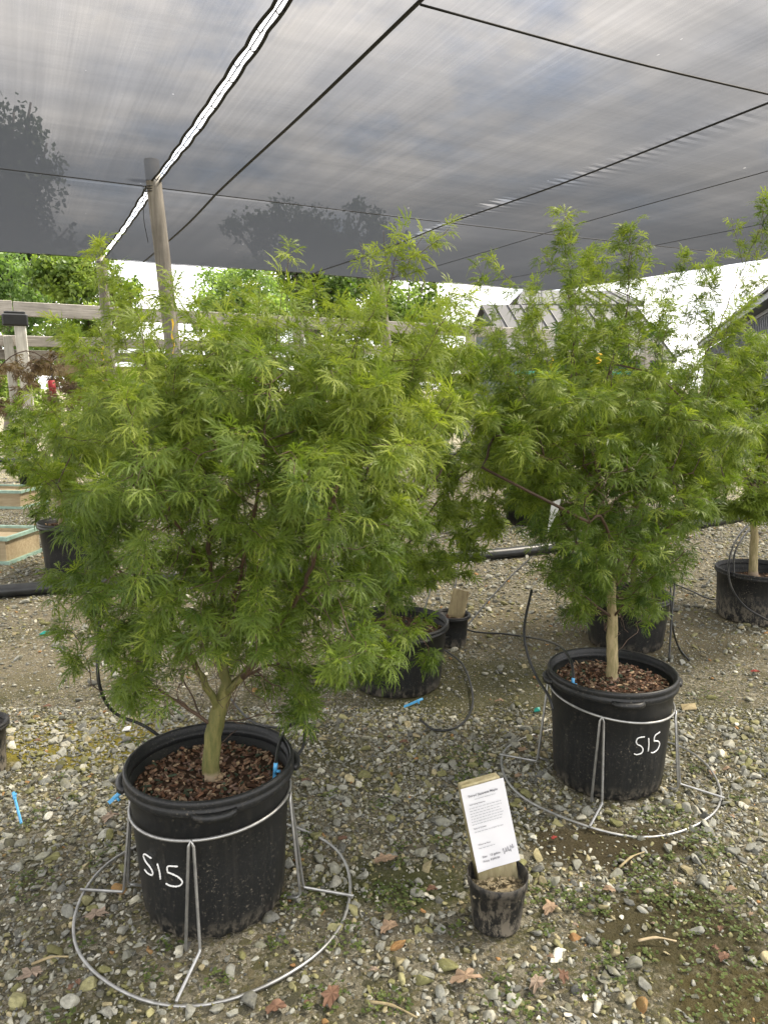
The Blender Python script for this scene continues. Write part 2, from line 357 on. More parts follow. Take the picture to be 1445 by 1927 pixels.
def ico(sub):
    t = (1 + 5 ** .5) / 2
    V = [(-1, t, 0), (1, t, 0), (-1, -t, 0), (1, -t, 0), (0, -1, t), (0, 1, t), (0, -1, -t), (0, 1, -t), (t, 0, -1), (t, 0, 1), (-t, 0, -1), (-t, 0, 1)]
    F = [(0, 11, 5), (0, 5, 1), (0, 1, 7), (0, 7, 10), (0, 10, 11), (1, 5, 9), (5, 11, 4), (11, 10, 2), (10, 7, 6), (7, 1, 8), (3, 9, 4), (3, 4, 2), (3, 2, 6), (3, 6, 8), (3, 8, 9), (4, 9, 5), (2, 4, 11), (6, 2, 10), (8, 6, 7), (9, 8, 1)]
    V = [np.array(v) / np.linalg.norm(v) for v in V]
    for _ in range(sub):
        cache = {}; nf = []
        def mid(a, b_):
            k_ = (min(a, b_), max(a, b_))
            if k_ not in cache: p = V[a] + V[b_]; V.append(p / np.linalg.norm(p)); cache[k_] = len(V) - 1
            return cache[k_]
        for a, b_, c_ in F:
            x, y, z = mid(a, b_), mid(b_, c_), mid(c_, a); nf += [(a, x, z), (b_, y, x), (c_, z, y), (x, y, z)]
        F = nf
    return np.array(V), np.array(F)
def stone_variants(sub, n):
    V0, F0 = ico(sub); out = []
    for _ in range(n):
        V = V0.copy()
        for _k in range(8):
            d = rng.normal(size=3); d /= np.linalg.norm(d); h = rng.uniform(.34, .68); q = V @ d - h
            V = V - np.outer(np.maximum(q, 0), d)
        V *= 1 + rng.normal(0, .025, (len(V), 1)); V *= np.array([1, rng.uniform(.6, .95), rng.uniform(.45, .75)])
        out.append(V)
    return out, F0
PALETTE = .93 * np.array((1., 1., .92)) * np.array([(.24, .24, .225), (.36, .355, .325), (.5, .48, .42), (.6, .58, .53), (.2, .195, .09), (.36, .31, .2), (.36, .2, .09), (.12, .12, .115), (.3, .3, .28), (.27, .255, .14)])
PW = np.array([.23, .17, .08, .022, .12, .08, .01, .1, .16, .09]); PW /= PW.sum()
POTS = [(-.455, 1.815, .185), (.785, 2.44, .185), (.285, 1.65, .065), (.06, 3.27, .2), (1.27, 3.8, .2), (2.22, 4.28, .22), (-2.24, 5.3, .24), (-1.42, 2.5, .09), (.36, 3.8, .07)]
def stone_field(n, ylo, yhi, dlo, dhi, sub, nvar, skew=2.0, pal=None, flat=1.0, avoid=.75):
    n = int(n * 1.42)
    y = np.sqrt(rng.uniform(0, 1, n)) if yhi < 9 else rng.uniform(0, 1, n) ** .6
    y = ylo + (yhi - ylo) * y; x = (rng.uniform(-1, 1, n)) * (.72 * y + .75)
    keep = np.ones(n, bool)
    for (a, b_, r_) in POTS: keep &= (x - a) ** 2 + (y - b_) ** 2 > (r_ + .005) ** 2
    for (px, py, rx, ry, t_, am) in PATCH[:3]:
        g0 = G(px, py); q = ((x - g0[0]) / rx) ** 2 + ((y - g0[1]) / ry) ** 2 + rng.normal(0, .25, n)
        keep &= ~((q < 1.0) & (rng.uniform(0, 1, n) < avoid))
    cl = np.sin(x * 5.1 + 1.3 * np.sin(y * 4)) * np.sin(y * 5.7 + 1.1 * np.sin(x * 3.7)); keep &= rng.uniform(0, 1, n) < .7 + .3 * cl
    x, y = x[keep], y[keep]; n = len(x)
    d = dlo + (dhi - dlo) * rng.uniform(0, 1, n) ** skew
    Vs, F0 = stone_variants(sub, nvar); VV, FF, CC = [], [], []; off = 0
    ci = rng.choice(len(PALETTE), n, p=PW if pal is None else pal); tint = PALETTE[ci] * rng.uniform(.75, 1.25, (n, 1))
    var = rng.integers(0, nvar, n)
    for k_ in range(nvar):
        ix = np.where(var == k_)[0]
        if not len(ix): continue
        a = rng.uniform(0, 2 * np.pi, len(ix)); ca, sa = np.cos(a), np.sin(a); tl_ = rng.normal(0, .25, (len(ix), 2))
        B = Vs[k_][None] * (d[ix] / 2)[:, None, None]
        z = B[..., 2] * flat + B[..., 0] * tl_[:, :1] + B[..., 1] * tl_[:, 1:]
        X = B[..., 0] * ca[:, None] - B[..., 1] * sa[:, None] + x[ix][:, None]; Y = B[..., 0] * sa[:, None] + B[..., 1] * ca[:, None] + y[ix][:, None]
        z = z + (d[ix] * .13 * rng.uniform(.3, 1.3, len(ix)))[:, None]
        P = np.stack([X, Y, z], -1); nv = P.shape[1]
        VV.append(P.reshape(-1, 3)); FF.append((F0[None] + (np.arange(len(ix)) * nv)[:, None, None]).reshape(-1, 3) + off); off += len(ix) * nv
        CC.append(np.repeat(np.c_[tint[ix], np.ones(len(ix))], len(F0), 0))
    return np.vstack(VV), np.vstack(FF), np.vstack(CC)
parts = [stone_field(3600, .95, 2.9, .018, .056, 2, 26, 1.6), stone_field(6500, 2.7, 7.5, .022, .065, 1, 16, 2.0),
         stone_field(36000, .95, 3.0, .008, .026, 1, 14, 1.3), stone_field(52000, 2.6, 8.0, .012, .036, 0, 14, 1.3),
         stone_field(80000, .95, 4.2, .004, .012, 0, 12, 1.0), stone_field(42000, 6.5, 17, .018, .06, 0, 12, 1.5)]
off = 0; VV, FF, CC = [], [], []
for a, f, c_ in parts: VV.append(a); FF.append(f + off); CC.append(c_); off += len(a)
tag(obj('gravel', np.vstack(VV), np.vstack(FF), M['stone'], attrs={'tint': ('FLOAT_COLOR', np.vstack(CC))}), 'grey, olive and whitish crushed stones covering the yard', None, None, 'stuff')

# low weeds between the stones
WV, WF, WT = [], [], []
def weed(p, r, n):
    for _ in range(n):
        a = rng.uniform(0, 6.28); q = r * math.sqrt(rng.uniform(0, 1)); s = rng.uniform(.004, .010)
        c_ = np.array(p) + (q * math.cos(a), q * math.sin(a) * .8, rng.uniform(.004, .016)); t_ = rng.uniform(.1, .8)
        for k_ in range(3):
            b_ = rng.uniform(0, 6.28); e = np.array([math.cos(b_), math.sin(b_), rng.uniform(-.1, .5)]) * s; w = np.array([-math.sin(b_), math.cos(b_), 0]) * s * .5
            i = len(WV); WV.extend([c_, c_ + e * .6 + w, c_ + e, c_ + e * .6 - w]); WF.append((i, i + 1, i + 2, i + 3)); WT.append(t_)
for (px, py, r, n) in [(890, 1470, .07, 220), (740, 1690, .08, 260), (1215, 1675, .07, 260), (1110, 1700, .07, 240), (1360, 1745, .16, 420), (1380, 1860, .13, 380), (1330, 1600, .07, 200), (1250, 1540, .08, 220), (730, 1900, .05, 120), (960, 1915, .08, 160), (580, 1700, .07, 150), (270, 1400, .06, 110), (880, 1430, .1, 200), (300, 1620, .05, 90), (60, 1660, .06, 120), (1340, 1310, .1, 120), (1020, 1690, .06, 140), (1200, 1630, .07, 170), (610, 1880, .05, 90), (1310, 1720, .1, 200)]:
    weed(G(px, py), r * 1.1, int(n * .36))
for _ in range(60): weed(G(rng.uniform(0, 1445), rng.uniform(1400, 1925)), .035, 16)
tag(obj('ground_weeds', WV, np.array(WF), M['weed'], attrs={'tone': ('FLOAT', WT)}), 'tiny green weeds growing between the stones', None, None, 'stuff')

# ------------------------------------------------------------------ shade structure
HC = 3.05
def cloth_z(u, v):
    sag = .02 * math.sin(math.pi * min(1, max(0, (v + 4) / 4.2))) if v < .2 else .02 * math.sin(math.pi * min(1, v / 4.17))
    pk = .006 * math.sin(v * 61 + 2 * math.sin(v * 5)) * math.exp(-(u - 3) / .09) if 2.97 < u < 3.6 else 0    # puckers beside the ridge cable
    return HC + pk - sag - .008 * math.sin(u * 2.1 + .6 * v) * math.sin(v * 1.3)
def gap_edge(v, side):                       # scalloped edge of a panel along the laced gap
    ph = v / .41 + (.5 if side > 0 else 0); w = .009 + .009 * abs(math.sin(math.pi * ph)) ** .8 * (1 + .35 * math.sin(v * 3.7)) + .004 * math.sin(v * 2.3)
    return side * w + (.009 if side > 0 else -.009)
def cloth(name, label, us, vlist, edge_u, side):
    vs = np.array(vlist); org = UV(0, 0, 0); V = []
    for v_ in vs:
        e = edge_u(v_)
        for t_ in us:
            u_ = e[0] + (e[1] - e[0]) * t_; V.append((u_, v_, cloth_z(u_, v_)))
    n = len(us); F = [(j * n + i, j * n + i + 1, (j + 1) * n + i + 1, (j + 1) * n + i) for j in range(len(vs) - 1) for i in range(n - 1)]
    me = mesh_np(name, np.array(V), F, M['cloth'], True); o = bpy.data.objects.new(name, me); col.objects.link(o)
    o.location = (P1[0], P1[1], 0); o.rotation_euler = (0, 0, math.atan2(BV[1], BV[0]))
    tag(o, label, 'shade cloth')
    def local(mb, nm, mat=M['hem']):
        h = bpy.data.objects.new(nm, mesh_np(nm, np.array(mb.V), mb.F, mat, True)); col.objects.link(h); h.parent = o; return h
    return o, local
V0, V1 = -7.2, 4.17
vl = np.arange(V0, V1 + .001, .0455)
us = np.concatenate([[0, .004, .012, .03], np.linspace(.08, 1, 22)])
usR = np.unique(np.concatenate([us, np.array([2.9, 2.96, 3.0, 3.03, 3.08, 3.14, 3.22, 3.34]) / 7.95]))
oR, locR = cloth('shade_cloth', 'large black shade cloth panel stretched over the yard right of the laced gap', usR, vl, lambda v_: (gap_edge(v_, 1), 7.45 + .14 * (V1 - v_)), 1)
oL, locL = cloth('shade_cloth', 'black shade cloth panel left of the laced gap with a tree showing through', us, vl, lambda v_: (gap_edge(v_, -1), -8.), -1)
def strip(pts, w, dz=-.006):
    mb = MB(); P = np.array(pts); T_ = np.gradient(P, axis=0); T_ /= np.linalg.norm(T_, axis=1)[:, None]; N_ = np.c_[-T_[:, 1], T_[:, 0], 0 * T_[:, 0]]
    V = []
    for p, n_ in zip(P, N_): V += [p - n_ * w + (0, 0, dz), p + n_ * w + (0, 0, dz), p + n_ * w + (0, 0, dz + .004), p - n_ * w + (0, 0, dz + .004)]
    F = []
    for i in range(len(P) - 1):
        for q in range(4): F.append((i * 4 + q, i * 4 + (q + 1) % 4, i * 4 + 4 + (q + 1) % 4, i * 4 + 4 + q))
    F += [(3, 2, 1, 0), tuple(len(V) - 4 + q for q in range(4))]
    return mb.add(V, F)
locR(strip([(gap_edge(v_, 1) + .009, v_, cloth_z(0, v_)) for v_ in vl], .0095), 'hem')
locL(strip([(gap_edge(v_, -1) - .009, v_, cloth_z(0, v_)) for v_ in vl], .0095), 'hem')
locR(strip([(u_, V1 - .02 - .004 * math.sin(u_ * 9), cloth_z(u_, V1)) for u_ in np.arange(.07, 7.4, .1)], .02), 'far_hem')
locL(strip([(u_, V1 - .02 - .004 * math.sin(u_ * 9), cloth_z(u_, V1)) for u_ in np.arange(-7.9, -.06, .1)], .02), 'far_hem')
for u0, w in ((.55, .0115), (4.25, .005), (5.9, .005)): locR(strip([(u0 + .01 * math.sin(v_ * .9), v_, cloth_z(u0, v_)) for v_ in vl], w), 'seam')
for k_ in range(40):                          # lacing hooks, alternately on the two edges
    v_ = -3.895 + k_ * .205
    if v_ > 1.6: break
    s = 1 if k_ % 2 else -1; e = gap_edge(v_, s); z = cloth_z(0, v_) - .004
    mb = MB(); mb.tube(smoothline([(-s * .003, v_, z), (s * .006, v_ + .012, z - .008), (e * .6, v_ + .012, z - .01), (e, v_, z - .006), (e + s * .012, v_ - .010, z - .006), (e + s * .004, v_ - .016, z - .006)], 4), .0034, 5)
    (locR if s > 0 else locL)(mb, 'hook', M['tube'])
def cable(label, P, r, mat=M['hem']):
    P = np.array(P); mb = MB(); mb.tube(P, r, 6); o = mb.build('support_cable', mat, None, P[0], True); return tag(o, label, 'cable')
cable('black wire running down the middle of the white laced gap', [UV(0, v_, cloth_z(0, v_) - .002) for v_ in np.linspace(V0, V1, 60)], .0036)
cable('black cross cable tied to the tall front post under the shade cloth', [UV(u_, 0.0, cloth_z(u_, 0) - .03 - .02 * math.sin(u_ * .4)) for u_ in np.linspace(-8, 8, 70)], .0042)
cable('thick black cross cable at the upper right of the shade cloth', [UV(u_, -3.63, cloth_z(u_, -3.63) - .02) for u_ in np.linspace(.55, 8.3, 40)], .0055)
cable('black ridge cable with puckered cloth along it, right of the middle', [UV(3.0, v_, cloth_z(2.9, v_) - .010) for v_ in np.linspace(V0, V1, 60)], .007)
MB_post = lambda base, top, r: MB().tube(smoothline([base, base * .75 + top * .25 + (.004, 0, 0), base * .5 + top * .5 - (.004, .0, 0), base * .25 + top * .75, top], 5), list(np.linspace(r * 1.12, r, 21)), 20)
def post(label, base, top, r, wrap=True):
    t = thing('timber_post', label, 'post', base)
    MB_post(base, top, r).build('pole', M['post'], t, None, True)
    MB().tube([top - (0, 0, .004), top + (0, 0, .012)], [r * 1.005, r * .93], 20).build('end_cap', M['plank2'], t, None, False)
    if wrap:
        mb = MB()
        for q in range(3):
            mb.tube([(top[0] + (r + .004) * math.cos(a), top[1] + (r + .004) * math.sin(a), HC - .04 - .02 * q + .01 * math.sin(a)) for a in np.linspace(0, 6.28, 20, endpoint=False)], .004, 5, True)
        mb.tube(smoothline([(top[0] - r, top[1] - .05, HC - .05), (top[0] - r - .01, top[1] - .05, HC - .3), (top[0] - r + .02, top[1] - .06, HC - .5)], 5), .003, 5)
        mb.build('cable_tie', M['tube'], t, None, True)
    return t
post('tall front timber post with a dark top poking through the laced gap', UV(0.02, -.08, 0) + (.2, -.05, 0), UV(-.02, -.05, HC + .16), .062)
post('slim grey timber post at the far left end of the laced gap', UV(0, V1, 0) + (.1, 0, 0), UV(0, V1, HC + .02), .066)
post('leaning pale timber post at the far edge, behind the large maple', UV(4.13, V1, 0) + (.38, 0, 0), UV(4.13, V1, HC + .02), .075)

# ------------------------------------------------------------------ maples
def leaf_template(hi, droop, seed):
    r = np.random.default_rng(seed); V, F = [], []
    for a, L in ((0, 1.), (27, .97), (-27, .97), (56, .82), (-56, .82), (92, .52), (-92, .52)):
        a = R(a + r.normal(0, 9)); L *= r.uniform(.78, 1.12); c_, s_ = math.cos(a), math.sin(a); dr = droop * r.uniform(.6, 1.4); tw = r.normal(0, .25)
        def P(s, w):
            x, y, z = s * L, w, -dr * s * s * L + .10 * math.sin(3 * s) * L + tw * w * 1.2
            return (x * c_ - y * s_, x * s_ + y * c_, z)
        if hi:
            i = len(V); V += [P(0, .008), P(0, -.008), P(.36, .024), P(.36, -.024), P(.7, .03), P(.7, -.03), P(1, 0)]
            F += [(i, i + 1, i + 3), (i, i + 3, i + 2), (i + 2, i + 3, i + 5), (i + 2, i + 5, i + 4), (i + 4, i + 5, i + 6)]
            for s0 in (.28, .48, .68):
                for sg in (1, -1):
                    q = s0 + r.normal(0, .03); i = len(V)
                    V += [P(q, sg * .016), P(q + .075, sg * .022), P(q + .2, sg * (.13 if s0 < .6 else .1))]; F.append((i, i + 1, i + 2) if sg < 0 else (i + 1, i, i + 2))
        else:
            i = len(V); V += [P(0, .02), P(0, -.02), P(.55, .06), P(.55, -.06), P(1, 0)]
            F += [(i, i + 1, i + 3), (i, i + 3, i + 2), (i + 2, i + 3, i + 4)]
    i = len(V); V += [(-.5, .012, .0), (-.5, -.012, .0), (0, 0, 0)]; F.append((i, i + 1, i + 2))
    return np.array(V), np.array(F)
def sc_tree(lines, attr, step, kill, infl, up=.08, seed=1, iters=160):
    """branch skeleton: given limbs plus space colonisation towards the attractor points"""
    r = np.random.default_rng(seed); P, par, shoot = [], [], []
    for ln, flag in lines:
        pts = smoothline(ln, 10); d = np.r_[0, np.cumsum(np.linalg.norm(np.diff(pts, axis=0), axis=1))]
        n = max(2, int(d[-1] / step)); t_ = np.linspace(0, d[-1], n + 1); Q = np.stack([np.interp(t_, d, pts[:, k_]) for k_ in range(3)], 1)
        if not P: P.append(Q[0]); par.append(-1); shoot.append(0); last = 0
        else: last = int(np.argmin(((np.array(P) - Q[0]) ** 2).sum(1)))
        for q in Q[1:]:
            P.append(q + r.normal(0, .0025, 3)); par.append(last); shoot.append(flag); last = len(P) - 1
    A = np.asarray(attr); PA = np.array(P)
    best = np.full(len(A), 1e9); bi = np.zeros(len(A), int)
    for k_ in range(0, len(A), 400):
        dd = ((A[k_:k_ + 400, None] - PA[None]) ** 2).sum(2); bi[k_:k_ + 400] = dd.argmin(1); best[k_:k_ + 400] = dd.min(1)
    alive = best > kill ** 2; A, best, bi = A[alive], best[alive], bi[alive]
    for it in range(iters):
        if not len(A): break
        near = best < infl ** 2
        if not near.any(): break
        vec = A[near] - PA[bi[near]]; vec /= np.linalg.norm(vec, axis=1)[:, None] + 1e-9
        S = np.zeros((len(PA), 3)); np.add.at(S, bi[near], vec); cnt = np.bincount(bi[near], minlength=len(PA)); src = np.where(cnt > 0)[0]
        dv = S[src] / cnt[src][:, None] + r.normal(0, .22, (len(src), 3)) + (0, 0, up); dv /= np.linalg.norm(dv, axis=1)[:, None] + 1e-9
        new = PA[src] + dv * step; base = len(PA); PA = np.vstack([PA, new]); par += list(src); shoot += [shoot[i] if shoot[i] == 2 else 0 for i in src]
        for k_ in range(0, len(A), 600):
            dd = ((A[k_:k_ + 600, None] - new[None]) ** 2).sum(2); m_ = dd.min(1); j = dd.argmin(1); u_ = m_ < best[k_:k_ + 600]
            best[k_:k_ + 600][u_] = m_[u_]; bi[k_:k_ + 600][u_] = j[u_] + base
        al = best > kill ** 2; A, best, bi = A[al], best[al], bi[al]
    return PA, np.array(par), np.array(shoot)
def clip_rows(P, ys, xl, xr):
    d = P - (0, 0, CAM_H); dep = d[:, 1] * CP - d[:, 2] * SP; px = 722.5 + FPX * d[:, 0] / dep; py = 963.5 - FPX * (d[:, 2] * CP + d[:, 1] * SP) / dep
    return P[(px > np.interp(py, ys, xl) - 2 - 26 * np.sin(py * .041 + 1.7 + 2 * np.sin(py * .023))) & (px < np.interp(py, ys, xr) + 8 + 26 * np.sin(py * .047 + 2 * np.sin(py * .019))) & (py < ys[-1] + 5) & (py > ys[0] - 15)]
def sample_crown(rows, Y0, ry, n, seed, skip=None, ncl=0, crad=.1):
    """points filling the crown volume: rows = (height pixel, left pixel, right pixel) of its outline at depth Y0"""
    r = np.random.default_rng(seed); rows = sorted(rows); ys = np.array([a[0] for a in rows]); xl = np.array([a[1] for a in rows]); xr = np.array([a[2] for a in rows]); wm = (xr - xl).max(); out = []
    while len(out) < n:
        py = r.uniform(ys[0], ys[-1]); l_, r_ = np.interp(py, ys, xl), np.interp(py, ys, xr)
        if r.uniform() > (r_ - l_) / wm: continue
        u_ = r.uniform(-1, 1); s = math.sqrt(1 - u_ * u_)
        if r.uniform() > s: continue
        px = (l_ + r_) / 2 + (r_ - l_) / 2 * s * r.uniform(-1, 1); yy_ = Y0 + ry * u_ * (.45 + .55 * (r_ - l_) / wm)
        p = D(px, py, yy_)
        if p[2] < .5 and skip is not None and skip(p, px, py): continue
        if p[2] < .2: continue
        out.append(p)
        if ncl and len(out) == ncl and not hasattr(sample_crown, 'q'):      # gather the rest into sprays round these first points
            c0 = np.array(out); m_ = r.integers(0, ncl, n); return clip_rows(np.vstack([c0, c0[m_] + r.normal(0, 1, (n, 3)) * (crad, crad, crad * .2) * r.uniform(.4, 1.2, (n, 1))]), ys, xl, xr)
    return np.array(out)
def maple(name, label, base, lines, attr, mat, rootr, nleaf, lsize, hi=True, seed=1, step=.035, kill=.05, infl=.5, cat='tree', barkm='bark1', twigm='twig', tone=(.42, .2), tipd=.16, group=None, up=.08, droop=(.1, .3, .45, .65), split=.008, cut=None, airy=0.0):
    t = thing(name, label, cat, base, group)
    r = np.random.default_rng(seed + 50); PA, par, shoot = sc_tree(lines, attr, step, kill, infl, up, seed)
    n = len(PA); tips = np.zeros(n); nch = np.bincount(par[par >= 0], minlength=n); far_ = np.zeros(n); main = np.full(n, -1); mv = np.zeros(n)
    for i in range(n - 1, -1, -1):
        if nch[i] == 0: tips[i] = 1
        p = par[i]
        if p >= 0:
            tips[p] += tips[i]; far_[p] = max(far_[p], far_[i] + np.linalg.norm(PA[i] - PA[p]))
            if tips[i] + far_[i] > mv[p]: mv[p] = tips[i] + far_[i]; main[p] = i
    rt = .0011; ex = math.log(rootr / rt) / math.log(max(tips[0], 2)); rad = rt * tips ** ex + .0016 * np.minimum(far_, 1.)
    rad = np.minimum(rad, rootr * 1.15); d0 = np.linalg.norm(PA - PA[0], axis=1); rad = rad * (1 + .35 * np.exp(-d0 / .03)) * (1 - .45 * np.clip((d0 - .2) / .3, 0, 1))
    big, small = MB(), MB()
    for i in range(n):
        if par[i] >= 0 and main[par[i]] == i: continue
        ch = [i]
        while main[ch[-1]] >= 0: ch.append(main[ch[-1]])
        pts = [PA[q] for q in ch]; rr = [rad[q] for q in ch]
        if par[i] >= 0: pts = [PA[par[i]]] + pts; rr = [min(rad[par[i]], rr[0] * 1.25)] + rr
        if len(pts) < 2: continue
        pts = np.array(pts); rr = np.array(rr); k_ = int((rr > split).sum())
        if k_ >= 2:
            k_ = min(k_ + 1, len(pts)); big.tube(pts[:k_], rr[:k_], 12)
            if k_ < len(pts): small.tube(pts[k_ - 1:], rr[k_ - 1:], 6)
        else: small.tube(pts, rr, 6 if rr[0] > .003 else 4)
    big.build('trunk', M[barkm], t, None, True)
    small.build('branches', M[twigm], t, None, True)
    # leaves in opposite pairs along the young wood
    cand = np.where(((far_ <= tipd) | ((shoot == 2) & (far_ < .42))) & (par >= 0) & (d0 > .15))[0]; w = np.where(shoot[cand] == 2, 1.9, 1.0) * np.where(far_[cand] < .03, 1.25, 1.); zc = PA[cand, 2]; w = w * (1 - airy * (zc - zc.min()) / np.ptp(zc)); w /= w.sum()
    pick = r.choice(cand, nleaf // 2, p=w); bd = PA[pick] - PA[par[pick]]; bd /= np.linalg.norm(bd, axis=1)[:, None] + 1e-9
    axis = PA[0]; ow = PA[pick] - axis; ow[:, 2] = 0; ow /= np.linalg.norm(ow, axis=1)[:, None] + 1e-6
    if cut is not None:
        ok = np.array([not cut(p) for p in PA[pick]]); pick, bd, ow = pick[ok], bd[ok], ow[ok]
    rn = r.normal(size=(len(pick), 3)); sd = np.cross(bd, rn); sd /= np.linalg.norm(sd, axis=1)[:, None] + 1e-9
    pos = np.vstack([PA[pick], PA[pick]]); sd = np.vstack([sd, -sd]); bd2 = np.vstack([bd, bd]); ow2 = np.vstack([ow, ow]); N_ = len(pos)
    pos = pos - bd2 * r.uniform(0, step, (N_, 1))
    f = .62 * sd + .45 * bd2 + .4 * ow2 + r.normal(0, .3, (N_, 3)) + (0, 0, -.14); f /= np.linalg.norm(f, axis=1)[:, None]
    up_ = np.array([0, 0, .85]) + .45 * ow2 + r.normal(0, .32, (N_, 3)); up_ -= f * (up_ * f).sum(1)[:, None]; up_ /= np.linalg.norm(up_, axis=1)[:, None] + 1e-9
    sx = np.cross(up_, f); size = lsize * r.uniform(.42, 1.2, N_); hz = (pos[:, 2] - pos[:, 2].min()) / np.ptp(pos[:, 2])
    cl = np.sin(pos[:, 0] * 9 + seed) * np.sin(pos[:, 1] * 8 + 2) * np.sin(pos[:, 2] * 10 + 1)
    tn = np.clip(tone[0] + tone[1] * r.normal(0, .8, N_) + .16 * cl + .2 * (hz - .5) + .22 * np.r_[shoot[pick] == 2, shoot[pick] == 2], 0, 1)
    petv = f * .5 * size[:, None]; VV, FF, TT = [], [], []; off = 0; va = r.integers(0, 6, N_)
    for k_ in range(6):
        V0_, F0_ = leaf_template(hi, droop[k_ % len(droop)], seed * 10 + k_); ix = np.where(va == k_)[0]
        W = pos[ix][:, None] + petv[ix][:, None] + size[ix][:, None, None] * (V0_[None, :, :1] * f[ix][:, None] + V0_[None, :, 1:2] * sx[ix][:, None] + V0_[None, :, 2:] * up_[ix][:, None])
        VV.append(W.reshape(-1, 3)); FF.append((F0_[None] + (np.arange(len(ix)) * len(V0_))[:, None, None]).reshape(-1, 3) + off); off += W.shape[0] * W.shape[1]
        TT.append(np.repeat(tn[ix], len(F0_)))
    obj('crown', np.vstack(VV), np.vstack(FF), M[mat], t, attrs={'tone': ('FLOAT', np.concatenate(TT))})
    return t
def L(Y, *pts): return [D(p[0], p[1], p[2] if len(p) > 2 else Y) for p in pts]

# the large maple in the near pot
b1 = D(398, 1484, 1.81)
lines = [(L(1.81, (398, 1484), (399, 1420), (404, 1370), (414, 1335), (428, 1305)), 0),
         (L(1.81, (428, 1305), (450, 1275, 1.84), (530, 1170, 1.92), (620, 1000, 1.95), (690, 850, 1.95), (718, 700, 1.92), (728, 560, 1.9), (762, 428, 1.9)), 1),
         (L(1.81, (428, 1305), (418, 1240), (398, 1100, 1.78), (388, 950, 1.75), (378, 830, 1.75), (345, 720, 1.76), (290, 640, 1.78), (243, 560, 1.8), (215, 505, 1.8)), 1),
         (L(1.81, (414, 1335), (370, 1260, 1.76), (290, 1160, 1.72), (200, 1040, 1.7), (120, 930, 1.7), (60, 860, 1.7)), 0),
         (L(1.81, (404, 1370), (350, 1330, 1.78), (270, 1290, 1.72), (190, 1300, 1.68)), 0),
         (L(1.81, (450, 1275, 1.84), (560, 1230, 1.8), (680, 1190, 1.78), (800, 1190, 1.78)), 0),
         (L(1.81, (428, 1305), (500, 1220, 1.7), (590, 1060, 1.55), (640, 900, 1.5), (660, 760, 1.5)), 0),
         (L(1.81, (418, 1240), (440, 1130, 1.65), (480, 960, 1.5), (500, 800, 1.46), (520, 640, 1.48), (540, 500, 1.5)), 1),
         (L(1.81, (418, 1240), (420, 1100, 1.95), (450, 900, 2.1), (470, 720, 2.15), (460, 580, 2.15)), 0),
         (L(1.81, (370, 1260, 1.76), (300, 1100, 1.9), (220, 900, 2.05), (170, 760, 2.1)), 0),
         (L(1.81, (620, 1000, 1.95), (760, 960, 2.0), (850, 860, 2.0), (925, 765, 2.0)), 1),
         (L(1.81, (398, 1100, 1.78), (320, 960, 1.55), (260, 850, 1.5), (230, 760, 1.5)), 0)]
for (px, py, Y, px2, py2) in [(728, 560, 1.9, 675, 455), (728, 545, 1.9, 800, 440), (735, 520, 1.9, 720, 430), (728, 580, 1.9, 690, 500), (740, 500, 1.9, 845, 430), (243, 560, 1.8, 290, 560)]:
    lines.append((L(Y, (px, py), ((px + px2) / 2, (py + py2) / 2 + 8), (px2, py2)), 2))
for ptsl, Y in [(((300, 700), (245, 585), (190, 455)), 1.8), (((545, 720), (540, 600), (541, 478)), 1.6), (((460, 730), (452, 640), (455, 535)), 2.1), (((640, 740), (650, 660), (640, 570)), 1.95), (((600, 740), (604, 640), (590, 530)), 2.0),
                (((390, 740), (384, 650), (372, 570)), 1.7), (((720, 760), (770, 690), (815, 605)), 1.95), (((780, 830), (840, 740), (872, 640)), 1.95), (((330, 760), (310, 690), (285, 600)), 1.6), (((160, 860), (120, 800), (70, 740)), 1.75), (((130, 950), (80, 900), (30, 850)), 1.75), (((500, 740), (505, 660), (490, 570)), 1.75)]:
    lines.append((L(Y, *ptsl), 2))
def unproj(p):
    d = p - (0, 0, CAM_H); dep = d[1] * CP - d[2] * SP; return 722.5 + FPX * d[0] / dep, 963.5 - FPX * (d[2] * CP + d[1] * SP) / dep
def cut1(p):                     # the open space under the crown, round the bare trunk
    px, py = unproj(p); return p[1] < 2.05 and py > 1222 + .35 * abs(px - 415) and 300 < px < 520 or py > 1365
def cut2(p):
    px, py = unproj(p)
    if 1030 < px < 1215 and 830 < py < 960 and p[1] < 2.55 and math.sin(p[0] * 91 + p[2] * 57) < .45: return True    # the open middle where the stems show
    return p[1] < 2.6 and py > 1130 + .4 * abs(px - 1155) or py > 1215
rows1 = [(660, 320, 640), (690, 240, 740), (720, 190, 790), (750, 145, 815), (800, 100, 825), (880, 90, 825), (960, 95, 795), (1040, 110, 780), (1120, 130, 790), (1200, 140, 815), (1250, 150, 790), (1285, 160, 690), (1320, 185, 610), (1370, 210, 570)]
rs = np.random.default_rng(77)
def shoots(n, x0, x1, cx_, y0, y1, l0, l1, Y0, Y1, fan):          # slim upswept leafy shoots over the top of a crown
    for k_ in range(n):
        px, py = rs.uniform(x0, x1), rs.uniform(y0, y1); e = abs(px - cx_) / (x1 - x0) * 2; ln_ = rs.uniform(l0, l1) * (1 - .35 * e); Y = rs.uniform(Y0, Y1); q = (px - cx_) * fan + rs.normal(0, 16)
        lines.append((L(Y, (px, py), (px + q * .35, py - ln_ * .5), (px + q, py - ln_)), 2))
shoots(60, 180, 810, 470, 680, 900, 110, 250, 1.45, 2.15, .2)
skip1 = lambda p, px, py: (py > 1235 and 355 < px < 475 and p[1] < 2.0) or (py > 1300 and 330 < px < 480)
at1 = sample_crown(rows1, 1.80, .46, 2300, 3, skip1, 165, .15)
